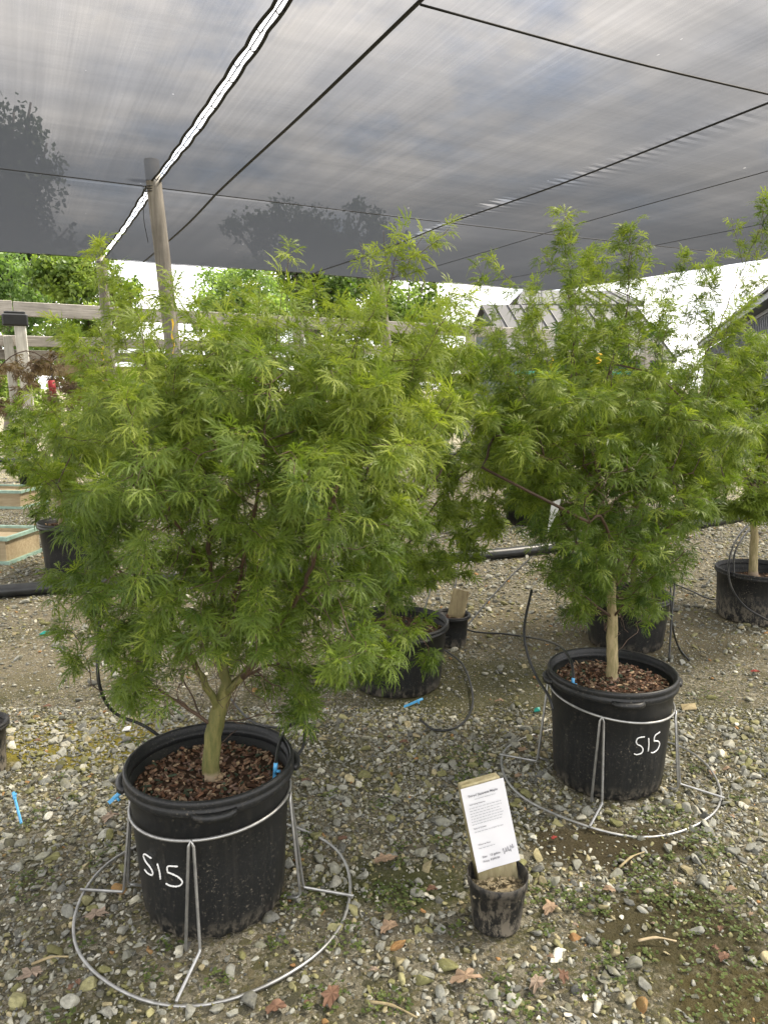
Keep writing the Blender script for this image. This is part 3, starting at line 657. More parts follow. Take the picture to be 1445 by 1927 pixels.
maple('maple_tree', 'large bushy laceleaf green maple in the front left black pot', b1, lines, at1, 'leaf1', .0205, 18000, .0415, True, 1, .028, .036, cut=cut1, airy=.62)

# the maple in the second wired pot
b2 = D(1155, 1300, 2.45)
lines = [(L(2.45, (1155, 1303), (1153, 1250), (1151, 1200), (1152, 1160), (1150, 1110)), 0),
         (L(2.45, (1150, 1110), (1140, 1000), (1128, 900), (1130, 800), (1145, 700), (1165, 640), (1180, 560), (1185, 430)), 1),
         (L(2.45, (1150, 1110), (1180, 1000, 2.5), (1230, 880, 2.6), (1290, 760, 2.65), (1330, 660, 2.65), (1370, 570, 2.65), (1400, 500, 2.65), (1445, 400, 2.65)), 1),
         (L(2.45, (1152, 1130), (1090, 1030, 2.5), (1020, 900, 2.6), (970, 790, 2.6), (945, 690, 2.6), (905, 610, 2.6)), 0),
         (L(2.45, (1128, 900), (1090, 760, 2.4), (1075, 620, 2.4), (1068, 520, 2.4), (1062, 410, 2.4)), 1),
         (L(2.45, (1152, 1160), (1080, 1110, 2.35), (1010, 1080, 2.25)), 0),
         (L(2.45, (1152, 1160), (1220, 1090, 2.3), (1290, 1040, 2.25)), 0),
         (L(2.45, (1150, 1110), (1150, 1040, 2.25), (1130, 970, 2.1), (1110, 985, 2.05)), 0),
         (L(2.45, (1150, 1110), (1230, 1010, 2.4), (1330, 950, 2.3), (1420, 890, 2.3)), 0),
         (L(2.45, (1145, 700), (1220, 600, 2.5), (1260, 540, 2.5), (1290, 490, 2.5)), 0)]
for (px, py, Y, px2, py2) in [(1062, 520, 2.4, 1020, 480), (1065, 560, 2.4, 1110, 500), (1062, 480, 2.4, 1085, 450), (1180, 540, 2.45, 1215, 480), (1182, 500, 2.45, 1160, 455), (1183, 470, 2.45, 1205, 450), (1400, 500, 2.65, 1375, 410), (1420, 450, 2.65, 1440, 380), (1370, 570, 2.65, 1330, 520), (1385, 540, 2.65, 1440, 520), (1290, 490, 2.5, 1330, 500), (1062, 430, 2.4, 1050, 440), (1220, 600, 2.5, 1250, 500)]:
    lines.append((L(Y, (px, py), ((px + px2) / 2, (py + py2) / 2 + 6), (px2, py2)), 2))
rows2 = [(720, 1000, 1250), (750, 900, 1350), (780, 885, 1390), (860, 910, 1400), (930, 940, 1380), (980, 990, 1310), (1040, 1000, 1285), (1100, 1020, 1265), (1150, 1065, 1250), (1200, 1085, 1235)]
for ptsl, Y in [(((1078, 650), (1066, 520), (1062, 398)), 2.4), (((1172, 660), (1184, 530), (1186, 420)), 2.45), (((1010, 680), (1000, 600), (1012, 520)), 2.5), (((940, 700), (905, 640), (880, 575)), 2.6), (((1230, 620), (1262, 550), (1280, 470)), 2.5), (((1330, 660), (1340, 600), (1330, 530)), 2.6), (((1120, 640), (1120, 560), (1112, 480)), 2.6), (((1390, 540), (1430, 450), (1432, 375)), 2.65), (((900, 900), (930, 820), (985, 745)), 2.2), (((1230, 720), (1240, 640), (1235, 560)), 2.4), (((1300, 760), (1380, 690), (1420, 640)), 2.6)]:
    lines.append((L(Y, *ptsl), 2))
shoots(64, 930, 1350, 1140, 640, 930, 130, 290, 2.1, 2.9, .38)
skip2 = lambda p, px, py: py > 1150 and 1120 < px < 1185
at2 = sample_crown(rows2, 2.5, .5, 2000, 5, skip2, 140, .15)
maple('maple_tree', 'tall laceleaf maple with straight tan trunk in the right wired pot', b2, lines, at2, 'leaf1', .018, 16500, .043, True, 2, .032, .042, tone=(.34, .22), barkm='bark2', cut=cut2, airy=.5, split=.0128)

# maples behind
def simple_lines(px, pyb, pyt, Y, spread, topy):
    b_ = (px, pyb); f_ = (px + random.uniform(-6, 6), pyt)
    out = [(L(Y, b_, ((b_[0] + f_[0]) / 2, (pyb + pyt) / 2), f_), 0)]
    for k_ in range(5):
        a = -1 + k_ * .5; out.append((L(Y, f_, (px + a * spread * .45, pyt - (pyt - topy) * .4, Y + random.uniform(-.2, .2)), (px + a * spread, topy + abs(a) * (pyt - topy) * .35, Y + random.uniform(-.4, .4))), 0))
    return out
b3 = D(735, 1215, 3.28)
at3 = sample_crown([(640, 700, 900), (700, 660, 960), (790, 640, 980), (870, 640, 990), (950, 650, 990), (1040, 640, 950), (1110, 660, 850)], 3.2, .5, 620, 9, None, 90, .12)
maple('maple_tree', 'loose yellow-green laceleaf maple in the middle pot behind the large one', b3, simple_lines(735, 1215, 1080, 3.28, 220, 700), at3, 'leaf2', .015, 6500, .045, False, 3, .05, .075, tone=(.5, .2))
b4 = D(1195, 1170, 3.82)
at4 = sample_crown([(600, 1050, 1250), (680, 960, 1300), (780, 930, 1340), (880, 920, 1330), (960, 930, 1300), (1040, 990, 1290), (1110, 1060, 1280)], 3.8, .55, 520, 11)
maple('maple_tree', 'dark green maple behind the right wired pot, mostly hidden', b4, simple_lines(1195, 1170, 1040, 3.82, 190, 680), at4, 'leaf4', .017, 3600, .056, False, 4, .06, .09, tone=(.4, .2))
b5 = D(1413, 1090, 4.28)
at5 = sample_crown([(650, 1390, 1520), (700, 1290, 1600), (780, 1195, 1640), (860, 1195, 1640), (930, 1235, 1640), (990, 1320, 1600)], 4.2, .65, 560, 13)
maple('maple_tree', 'pale green maple at the right edge in the wide low pot', b5, simple_lines(1416, 1090, 930, 4.28, 200, 640), at5, 'leaf2', .022, 12000, .05, False, 5, .06, .09, tone=(.5, .2), barkm='bark2')
b6 = D(121, 1035, 5.3)
at6 = sample_crown([(760, 20, 230), (820, -40, 260), (880, -30, 270), (950, 40, 260), (990, 60, 220)], 5.3, .6, 330, 15)
maple('maple_tree', 'small green maple with pale trunk in the square-sided pot at far left', b6, simple_lines(121, 1035, 930, 5.3, 120, 790), at6, 'leaf1', .03, 1500, .07, False, 6, .07, .11, tone=(.4, .2), barkm='bark2')
b7 = D(118, 900, 7.2)
at7 = sample_crown([(655, 20, 190), (690, -40, 230), (730, -50, 245), (780, -30, 235)], 7.2, .8, 300, 17)
maple('maple_tree', 'bronze weeping laceleaf maple with red tape on its trunk, far left', b7, [(L(7.2, (118, 900), (108, 800), (100, 715), (95, 680)), 0), (L(7.2, (95, 680), (140, 660), (200, 680), (235, 760)), 0), (L(7.2, (95, 680), (50, 660), (0, 690), (-40, 760)), 0)], at7, 'leafred', .016, 1600, .06, False, 7, .08, .12, tone=(.45, .25), barkm='twigdark', up=0., droop=(.8, 1.1, .6))
mb = MB(); p = D(97, 716, 7.2); q = D(101, 745, 7.2); mb.tube([p, q], [.035, .03], 10); tag(mb.build('tape_wrap', M['red'], None, p, True), 'red tape wrapped round the bronze maple trunk', 'tape')
for (px, pyb, Y, rows, mt, lab, sd) in [
    (842, 905, 10.5, [(740, 770, 900), (790, 740, 930), (840, 745, 935), (880, 770, 910)], 'leaf4', 'small dark weeping maple standing far back between the two big maples', 21),
    (985, 985, 8.2, [(770, 930, 1040), (840, 915, 1060), (900, 925, 1050), (950, 950, 1030)], 'leaf2', 'small leafy maple far behind the right wired pot on its left', 23),
    (300, 960, 8.0, [(690, 190, 400), (760, 170, 430), (830, 180, 430), (900, 220, 390)], 'leaf2', 'medium maple standing directly behind the large front maple', 25),
    (720, 925, 9.4, [(745, 660, 800), (790, 640, 820), (840, 650, 815), (885, 680, 790)], 'leaf2', 'pale small maple far back, right of the large maple', 29),
    (70, 930, 9.2, [(770, 0, 150), (815, -20, 170), (860, -10, 165), (900, 20, 140)], 'leaf2', 'pale small maple far back at the left edge', 31),
    (640, 930, 9.0, [(690, 540, 740), (760, 530, 750), (830, 550, 740), (880, 580, 700)], 'leaf1', 'medium maple behind the large maple towards the middle', 27)]:
    bb = G(px, pyb); at = sample_crown(rows, bb[1], .8, 260, sd)
    t_ = [a[0] for a in rows]
    maple('maple_tree', lab, bb + (0, 0, .3), [([bb + (0, 0, .3), bb + (.02, 0, .55), D(px, t_[-1] - 10, bb[1])], 0)] + [([D(px, t_[-1] - 10, bb[1]), D(px + sx_ * 45, t_[-2] - 15, bb[1] + random.uniform(-.3, .3)), D(px + sx_ * 80, t_[1], bb[1] + random.uniform(-.4, .4))], 0) for sx_ in (-1, 0, 1)], at, mt, .025, 1100, .085, False, sd, .09, .13, barkm='twigdark')
    tb = thing('nursery_pot', 'black pot of the ' + lab, 'plant pot', bb)
    MB().lathe([(0, 0), (.17, 0), (.2, .3), (.215, .3), (.215, .33), (.195, .33), (.185, .27), (0, .27)], bb, 32).build('pot_body', M['pot'], tb, None, True)

# ------------------------------------------------------------------ pots
def chips(c, rad, n, hmax=.01):
    V, F, T_ = [], [], []
    pal = [(.11, .055, .03), (.19, .1, .06), (.075, .04, .025), (.26, .16, .1), (.4, .29, .18), (.13, .075, .05), (.21, .14, .11), (.3, .22, .15), (.09, .06, .04), (.16, .1, .065), (.06, .08, .05)]
    for _ in range(n):
        a = rng.uniform(0, 6.28); q = rad * math.sqrt(rng.uniform(0, 1)); p = np.array(c) + (q * math.cos(a), q * math.sin(a), rng.uniform(0, hmax) + .012 * (1 - q / rad))
        l_ = .007 + .022 * rng.uniform() ** 1.8; w = rng.uniform(.003, .011); th = rng.uniform(0, 6.28)
        X = np.array([math.cos(th), math.sin(th), rng.normal(0, .28)]); Y_ = np.array([-math.sin(th), math.cos(th), rng.normal(0, .35)]); X /= np.linalg.norm(X); Y_ -= X * X.dot(Y_); Y_ /= np.linalg.norm(Y_); Z_ = np.cross(X, Y_)
        i = len(V); h = rng.uniform(.001, .003); sk = rng.uniform(.3, 1, 4)
        for zs in (-h, h):
            V += [p - X * l_ * sk[0] / 2 - Y_ * w * sk[1] / 2 + Z_ * zs, p + X * l_ * sk[2] / 2 - Y_ * w * sk[3] / 2 + Z_ * zs, p + X * l_ / 2 * sk[1] + Y_ * w / 2 + Z_ * zs, p - X * l_ / 2 + Y_ * w / 2 * sk[2] + Z_ * zs]
        F += [(i + 4, i + 5, i + 6, i + 7), (i, i + 1, i + 5, i + 4), (i + 1, i + 2, i + 6, i + 5), (i + 2, i + 3, i + 7, i + 6), (i + 3, i, i + 4, i + 7)]
        cc_ = np.array(pal[rng.integers(0, len(pal))]) * rng.uniform(.7, 1.3); T_ += [(*cc_, 1)] * 5
    return V, F, T_
S15 = [[(.32, .98), (.12, .97), (.05, .8), (.1, .62), (.22, .5), (.3, .32), (.27, .12), (.12, .06), (.02, .12)], [(.47, .86), (.5, .5), (.5, .14)],
       [(.93, 1.0), (.72, .9), (.7, .62), (.74, .6), (.9, .5), (.98, .28), (.9, .05), (.72, -.03), (.62, .02)]]
def pot(label, c, rb, rt, h, soil, mat='pot', seg=96, lug=None, mark=None, nchip=900, lugs=4, flute=True, group='black nursery pots', mulch=True):
    t = thing('nursery_pot', label, 'plant pot', c, None)
    mod = (lambda a, z: 1 - .06 * max(0, 1 - z / .06) * (.5 + .5 * math.cos(a * 22))) if flute else None
    MB().lathe([(0, .004), (rb * .97, .004), (rb, .01), (rb + (rt - rb) * .15, h * .15), (rb + (rt - rb) * .5, h * .5), (rt - .002, h * .885), (rt + .003, h * .89), (rt + .003, h * .905),
                (rt - .004, h * .9), (rt - .006, soil + .02), (rt - .010, soil - .01), (0, soil - .012)], c, seg, mod).build('pot_body', M[mat], t, None, True)
    rim = MB().lathe([(rt - .001, h * .895), (rt + .008, h * .892), (rt + .0115, h * .91), (rt + .0115, h * .94), (rt + .008, h * .948), (rt + .010, h * .958), (rt + .011, h * .98), (rt + .008, h * .998), (rt + .002, h), (rt - .001, h * .985), (rt - .003, h * .95), (rt - .007, h * .945), (rt - .006, h * .915), (rt - .003, h * .895)], c, seg)
    ro = rim.build('rim', M[mat], t, None, True)
    if lug is not None:
        for k_ in range(lugs):
            a = lug + k_ * 2 * math.pi / lugs; w = .24
            mb = MB(); an = np.linspace(a - w, a + w, 13); V = []
            for q in an:
                e = 1 - abs((q - a) / w) ** 3; ex = .006 + .012 * e
                for r_, z_ in ((rt + .009, h * .9), (rt + .009 + ex, h * .895), (rt + .010 + ex, h * .915 + .01 * e), (rt + .009, h * .945)): V.append((c[0] + r_ * math.cos(q), c[1] + r_ * math.sin(q), c[2] + z_ - .006 * e))
            F = [(i * 4 + q, i * 4 + (q + 1) % 4, i * 4 + 4 + (q + 1) % 4, i * 4 + 4 + q) for i in range(12) for q in range(4)] + [(3, 2, 1, 0), (48, 49, 50, 51)]
            mb.add(V, F); mb.build('handle', M[mat], t, None, True)
    if mulch:
        V, F, T_ = chips((c[0], c[1], c[2] + soil - .002), rt - .016, nchip)
        n0 = len(V); ring = [(c[0] + (rt - .011) * math.cos(a), c[1] + (rt - .011) * math.sin(a), c[2] + soil - .003) for a in np.linspace(0, 6.28318, 40, endpoint=False)]
        V += [(c[0], c[1], c[2] + soil + .006)] + ring; tri = [(n0, n0 + 1 + i, n0 + 1 + (i + 1) % 40) for i in range(40)]
        F += tri; T_ += [(.06, .035, .022, 1)] * 40
        tag(obj('bark_mulch', V, F, M['chip'], t, attrs={'tint': ('FLOAT_COLOR', T_)}), kind='stuff')
    if mark is not None:
        (a0, z0, wd, ht, slant) = mark; mb = MB()
        for stroke in S15:
            pts = []
            for (x, y) in smoothline(np.array([(a_, b_, 0) for a_, b_ in stroke]), 6)[:, :2]:
                z_ = z0 + y * ht - slant * x * ht; rr = rb + (rt - rb) * z_ / (h * .885) + .0012; a = a0 + x * wd / rr
                pts.append((c[0] + rr * math.cos(a), c[1] + rr * math.sin(a), c[2] + z_))
            k_ = len(pts); mb.tube(pts, [.0023 * (.75 + .35 * math.sin(i * 1.7) ** 2) for i in range(k_)], 6)
        mb.build('pot_marking', M['chalk'], t, None, True)
    return t
def ang(c, px, py, z):
    g = G(px, py, z); return math.atan2(g[1] - c[1], g[0] - c[0])
c1 = np.array([-.455, 1.815, 0]); c2 = np.array([.785, 2.44, 0])
def cone_angle(c, px, py, rb, rt, h):     # where a picture point falls on the pot's side: angle and height
    r = ray(px, py); best = None
    for k_ in np.linspace(.5, 4, 7000):
        p = np.array([0, 0, CAM_H]) + r * k_; rr = rb + (rt - rb) * p[2] / h
        if math.hypot(p[0] - c[0], p[1] - c[1]) <= rr: return math.atan2(p[1] - c[1], p[0] - c[0]), p[2], p
    return None
PB, PT, PH = .183, .207, .395
a, z, _ = cone_angle(c1, 270, 1645, PB, PT, PH); a_r = cone_angle(c1, 335, 1655, PB, PT, PH)[0]
pot('near black nursery pot marked S15 under the large front maple', c1, PB, PT, PH, .335, lug=ang(c1, 405, 1540, .36), mark=(a + .1, z + .02, (a_r - a) * .19, .058, .06), nchip=1100)
a, z, _ = cone_angle(c2, 1190, 1422, PB, PT, PH); a_r = cone_angle(c2, 1238, 1414, PB, PT, PH)[0]
pot('right black nursery pot marked S15 with a straight-trunked maple', c2, PB, PT, PH, .345, lug=ang(c2, 1195, 1345, .36), mark=(a, z, (a_r - a) * .195, .066, -.05), nchip=1000)
pot('low black pot with open near side behind the big maple, a blue stake before it', np.array([.06, 3.28, 0]), .2, .225, .3, .25, nchip=300, flute=False, lug=.4)
pot('black pot hidden behind the right wired pot', np.array([1.29, 3.82, 0]), .19, .215, .28, .23, nchip=200)
pot('wide low black pot with mud on its base at the right edge', np.array([2.22, 4.28, 0]), .22, .235, .3, .22, 'potdirty', nchip=250, flute=False)
pot('narrow tall muddy pot cut off by the left edge', np.array([-1.42, 2.46, 0]), .07, .082, .19, .15, 'potdirty', nchip=60, flute=False)
pot('small black pot holding a slanting plank, behind the middle pot', np.array([.36, 3.8, 0]), .075, .088, .17, .14, nchip=40, flute=False)
pot('dark grey container with pale trunk at far left beside two wooden boxes', np.array([-2.24, 5.33, 0]), .22, .25, .4, .36, nchip=200)

# wire stands round the two S15 pots
def stand(label, c, feet, ztop, rtop, tilt):
    t = thing('wire_stand', label, 'wire stand', c)
    F3 = np.array(feet)[:, :2]                # ring through the three feet
    A_ = np.c_[2 * F3, np.ones(3)]; s = np.linalg.solve(A_, (F3 ** 2).sum(1)); ctr = s[:2]; r0 = math.sqrt(s[2] + ctr.dot(ctr))
    an = np.linspace(0, 2 * np.pi, 72, endpoint=False)
    MB().tube([(ctr[0] + r0 * math.cos(a), ctr[1] + r0 * math.sin(a), .011 + .007 * math.sin(a * 2 + 1) + .005 * math.sin(5 * a)) for a in an], .0042, 8, True).build('ground_ring', M['wire'], t, None, True)
    top = lambda a: np.array([c[0] + rtop * math.cos(a), c[1] + rtop * math.sin(a), ztop + tilt[0] * math.cos(a) + tilt[1] * math.sin(a)])
    MB().tube([top(a) for a in an], .0042, 8, True).build('holding_ring', M['wire'], t, None, True)
    for f in feet:
        a = math.atan2(f[1] - c[1], f[0] - c[0]); o_ = np.array([math.cos(a), math.sin(a), 0]); s_ = np.array([-math.sin(a), math.cos(a), 0]); tp = top(a) + o_ * .006
        kn = np.array([c[0], c[1], 0]) + o_ * (rtop + .035); foot = np.array([ctr[0], ctr[1], 0]) + (np.array([f[0], f[1], 0]) - (ctr[0], ctr[1], 0)) * 1.03
        P = [foot + (0, 0, .022), kn + s_ * .017 + (0, 0, .024), kn + s_ * .017 + o_ * -.004 + (0, 0, .034), tp + s_ * .006 - (0, 0, .012), tp + (0, 0, .004), tp - s_ * .006 - (0, 0, .012), kn - s_ * .017 - o_ * .004 + (0, 0, .03), kn - s_ * .018 - o_ * .012 + (0, 0, .02), kn - s_ * .017 - o_ * .04 + (0, 0, .017)]
        MB().tube(P, .004, 8).build('leg', M['wire'], t, None, True)
    return t
stand('galvanised wire stand round the near S15 pot', c1, [G(335, 1885, .012), G(658, 1692, .012), G(160, 1680, .012)], .292, .2065, (.012, 0))
stand('galvanised wire stand round the right S15 pot', c2, [G(1110, 1557, .012), G(1355, 1505, .012), G(945, 1425, .012)], .305, .208, (-.022, .01))

# ------------------------------------------------------------------ the price sign in its own little pot
TL, TR, BR_, BL = [np.array(p) for p in ((.195, 1.75, .343), (.304, 1.775, .361), (.344, 1.747, .148), (.238, 1.72, .128))]
Uy = ((TL + TR) - (BL + BR_)) / 2; hgt = np.linalg.norm(Uy); Uy /= hgt; Ux = TR - TL; Ux -= Uy * Uy.dot(Ux); wid = np.linalg.norm(Ux) * 1.0; Ux /= np.linalg.norm(Ux); Un = np.cross(Ux, Uy)
ctr = (TL + TR + BL + BR_) / 4
cs = np.array([.287, 1.705, 0])
t = thing('small_pot', 'small muddy black pot holding the price sign plank', 'plant pot', cs)
MB().lathe([(0, .003), (.059, .003), (.061, .008), (.073, .118), (.0765, .119), (.0775, .139), (.0755, .141), (.074, .132), (.072, .118), (.0705, .096), (0, .096)], cs, 56).build('pot_body', M['potdirty'], t, None, True)
V, F, T_ = chips((cs[0], cs[1], .096), .066, 160, .006); T_ = [(.3 * k_, .25 * k_, .16 * k_, 1) for k_ in [0.6 + .5 * rng.uniform() for _ in range(len(F))]]
n0 = len(V); V += [(cs[0], cs[1], .101)] + [(cs[0] + .0702 * math.cos(a), cs[1] + .0702 * math.sin(a), .0955) for a in np.linspace(0, 6.28318, 30, endpoint=False)]; F += [(n0, n0 + 1 + i, n0 + 1 + (i + 1) % 30) for i in range(30)]; T_ += [(.26, .21, .13, 1)] * 30
tag(obj('sand', V, F, M['chip'], t, attrs={'tint': ('FLOAT_COLOR', T_)}), kind='stuff')
t = thing('price_sign', 'white printed price sheet on a treated plank leaning in the small pot', 'sign', ctr)
ph = hgt + .09; pc = ctr - Ux * .002 - Uy * (ph / 2 - hgt / 2 - .004) - Un * .019
pw = wid * .95
pl = bpy.data.objects.new('plank', None); bpy.data.objects.remove(pl)
MB().box(pc, (pw, ph, .033), Ux, Uy, Un, .003).build('plank', M['plank'], t)
n = 10; V = []; F = []
for j in range(n + 1):
    for i in range(n + 1):
        x, y = i / n - .5, j / n - .5
        V.append(ctr + Ux * (x * wid * 1.03 + .003 * (.5 - y)) + Uy * y * hgt + Un * (.0005 + .004 * max(0, -y) ** 1.0 * abs(math.sin(x * 4 + .5)) + .0035 * math.sin((x + .5) * 3.1) * (.5 + .5 * y) + .0025 * max(0, abs(x) - .3) * 4))
F = [(j * (n + 1) + i, j * (n + 1) + i + 1, (j + 1) * (n + 1) + i + 1, (j + 1) * (n + 1) + i) for j in range(n) for i in range(n)]
paper = obj('paper_sheet', V, F, M['paper'], t, None, True)
def text(s, x, y, size, mat, name='printed_text', shear=0.0):
    cu = bpy.data.curves.new(name, 'FONT'); cu.body = s; cu.size = size; cu.extrude = .0; cu.offset = size * .012; cu.shear = shear; o = bpy.data.objects.new(name, cu); col.objects.link(o)
    dg = bpy.context.evaluated_depsgraph_get(); me = bpy.data.meshes.new_from_object(o.evaluated_get(dg)); bpy.data.objects.remove(o)
    W = [ctr + Ux * (x * wid + v.co.x) + Uy * (y * hgt + v.co.y) + Un * .0062 for v in me.vertices]; F = [tuple(p.vertices) for p in me.polygons]
    r_ = obj(name, W, F, mat, paper); bpy.data.meshes.remove(me); return r_
text("'Seiryu' Japanese Maple", -.39, .385, .0087, M['ink'])
text("Acer palmatum dissectum 'Seiryu'", -.25, .345, .0042, M['inkl'])
text('Interesting Features:', -.39, .29, .0052, M['ink'])
text('Rate of Growth', -.39, .005, .0052, M['ink'])
text('Where to Plant', -.36, -.19, .0052, M['ink'])
text('Size:   15 gallon', -.32, -.345, .0078, M['ink']); text('Price: $399.99', -.32, -.40, .0078, M['ink'])
mb = MB()
def dashes(x0, x1, y):
    x = x0
    while x < x1 - .02:
        w = rng.uniform(.03, .085); a = ctr + Ux * x * wid + Uy * y * hgt + Un * .0062; b_ = a + Ux * min(w, x1 - x) * wid; mb.add([a - Uy * .0007, b_ - Uy * .0007, b_ + Uy * .0007, a + Uy * .0007], [(0, 1, 2, 3)]); x += w + .018
for k_ in range(7): dashes(-.41, .38 - .03 * rng.uniform(0, 2), .255 - k_ * .032)
mb.build('fine_print', M['inkl'], paper)
mb = MB(); dashes(-.39, .3, -.03); mb.build('fine_print', M['inkl'], paper)
mb = MB(); dashes(-.36, .02, -.225); mb.build('fine_print', M['inkl'], paper)
sg = smoothline(np.array([(.17, -.33, 0), (.19, -.30, 0), (.2, -.37, 0), (.22, -.34, 0), (.24, -.35, 0), (.25, -.30, 0), (.26, -.35, 0), (.29, -.33, 0), (.3, -.29, 0), (.31, -.35, 0), (.34, -.33, 0), (.36, -.36, 0), (.37, -.29, 0), (.40, -.33, 0), (.42, -.28, 0), (.43, -.33, 0), (.45, -.31, 0)]), 5)
MB().tube([ctr + Ux * p[0] * wid + Uy * p[1] * hgt + Un * .0062 for p in sg], .0004, 4).build('script_mark', M['inkd'], paper)

# ------------------------------------------------------------------ small things: stakes, pipe, tubes, boxes
def stake(label, top, tip, thin=False):
    top, tip = np.array(top), np.array(tip); d = tip - top; d /= np.linalg.norm(d); t = thing('drip_stake', label, 'drip stake', tip)
    n_ = np.cross(d, (0, 1, 0)); n_ /= np.linalg.norm(n_); m_ = np.cross(d, n_); Ln = np.linalg.norm(tip - top)
    mb = MB(); mb.box(top + d * Ln * .62, (.009, .0045, Ln * .76), n_, m_, d); mb.tube([top + d * Ln * .9, tip], [.004, .001], 6); mb.build('blade', M['blue'], t)
    MB().tube([top, top + d * .03], .0055, 10).build('head', M['blue'], t, None, True)
    MB().tube([top + d * .022, top + d * .022 + n_ * .014], .004, 8).build('nozzle', M['blue'], t, None, True)
stake('blue drip stake lying on the gravel at the left edge', G(26, 1492, .045), G(41, 1550, .012))
stake('blue drip stake dangling at the left rim of the near pot', D(232, 1487, 1.78), D(205, 1511, 1.76))
stake('blue drip stake stuck upright in the mulch of the near pot', D(519, 1436, 1.79), D(516, 1474, 1.79))
stake('blue drip stake lying before the middle black pot', G(795, 1315, .03), G(760, 1330, .012))
stake('pale blue drip stake in the mulch of the right S15 pot', D(1078, 1276, 2.36), D(1076, 1300, 2.36))
def pipe(label, pts, r):
    P = smoothline(pts, 8); o = MB().tube(P, r, 14).build('irrigation_pipe', M['pipe'], None, P[0], True); return tag(o, label, 'pipe')
pz = .045
pipe('thick black irrigation pipe crossing the gravel behind the pots', [G(-150, 1125, pz), G(0, 1113, pz), G(200, 1098, pz), G(500, 1080, pz), G(800, 1054, pz), G(1000, 1035, pz), G(1200, 1005, pz), G(1365, 978, pz), G(1560, 945, pz)], .043)
pipe('black irrigation pipe far back on the pale gravel', [G(-100, 868, pz), G(300, 862, pz), G(700, 857, pz), G(950, 854, pz), G(1300, 850, pz)], .045)
def tube(label, pts, r=.0048):
    r = max(r * 1.25, .0048)
    P = smoothline(pts, 8); return tag(MB().tube(P, r, 6).build('drip_tube', M['tube'], None, P[0], True), label, 'drip tube')
g = lambda px, py, z=.018: G(px, py, z)
tube('black drip tube running from the thick pipe to the right S15 pot', [g(862, 1062, .03), g(856, 1110, .02), g(852, 1150), g(880, 1185), g(950, 1193), g(1000, 1200, .03), D(1045, 1212, 2.75), D(1072, 1240, 2.45), D(1079, 1278, 2.36)], .0036)
tube('black drip tube curving from the pipe past the middle pot', [g(1000, 1048, .03), g(960, 1085), g(910, 1140), g(880, 1175), g(850, 1195, .05), D(820, 1205, 3.3)], .0036)
tube('black drip tube hanging beside the right maple to its wire stand', [D(1000, 1110, 2.6), D(986, 1180, 2.5), D(992, 1230, 2.45), D(1010, 1275, 2.4), D(1032, 1310, 2.33), D(1040, 1335, 2.3)], .0034)
tube('black drip tube looping on the gravel before the middle pot', [g(835, 1222, .01), g(870, 1250), g(888, 1300), g(885, 1340), g(860, 1368), g(820, 1374), g(790, 1355)], .0032)
tube('black drip tube hooked over the back rim of the near pot', [D(519, 1438, 1.79), D(526, 1400, 1.9), D(545, 1365, 2.0), D(570, 1362, 2.05), D(572, 1400, 2.05), D(558, 1425, 2.03)], .0034)
tube('black drip tube arching on the gravel behind the near pot', [g(430, 1310), g(470, 1355), g(510, 1368), g(545, 1366), g(575, 1345)], .0034)
tube('black drip tube hanging through the left side of the large maple', [D(195, 1130, 1.95), D(185, 1210, 1.92), D(188, 1290, 1.9), D(215, 1340, 1.95), D(270, 1365, 1.97), D(310, 1392, 1.98)], .0034)
tube('outer black drip tube looping down into the right-edge pot', [g(1425, 975, .05), D(1395, 1000, 4.8), D(1372, 1050, 4.3), D(1374, 1100, 4.12), D(1400, 1140, 4.02), D(1445, 1168, 3.98)], .0045)
tube('inner black drip tube looping down into the right-edge pot', [g(1430, 972, .05), D(1405, 1000, 4.8), D(1382, 1040, 4.3), D(1380, 1085, 4.15)], .0045)
tube('black drip tube dropping beside the hidden pot right of the maple', [D(1270, 1090, 3.4), D(1264, 1150, 3.3), D(1258, 1245, 3.2)], .0038)
tube('black drip tube trailing to the gravel right of the hidden pot', [D(1260, 1080, 3.5), D(1264, 1170, 3.45), g(1275, 1215), g(1296, 1243)], .0038)
tube('black drip tube slanting into the middle pot from the pipe', [g(820, 1085, .03), D(810, 1110, 4.6), D(798, 1150, 3.6), D(792, 1172, 3.35)], .0036)
tube('black drip tube lying across the gravel to the right-edge pot', [g(1260, 1095), g(1300, 1112), g(1340, 1128), g(1372, 1118, .02), D(1385, 1100, 4.3)], .004)
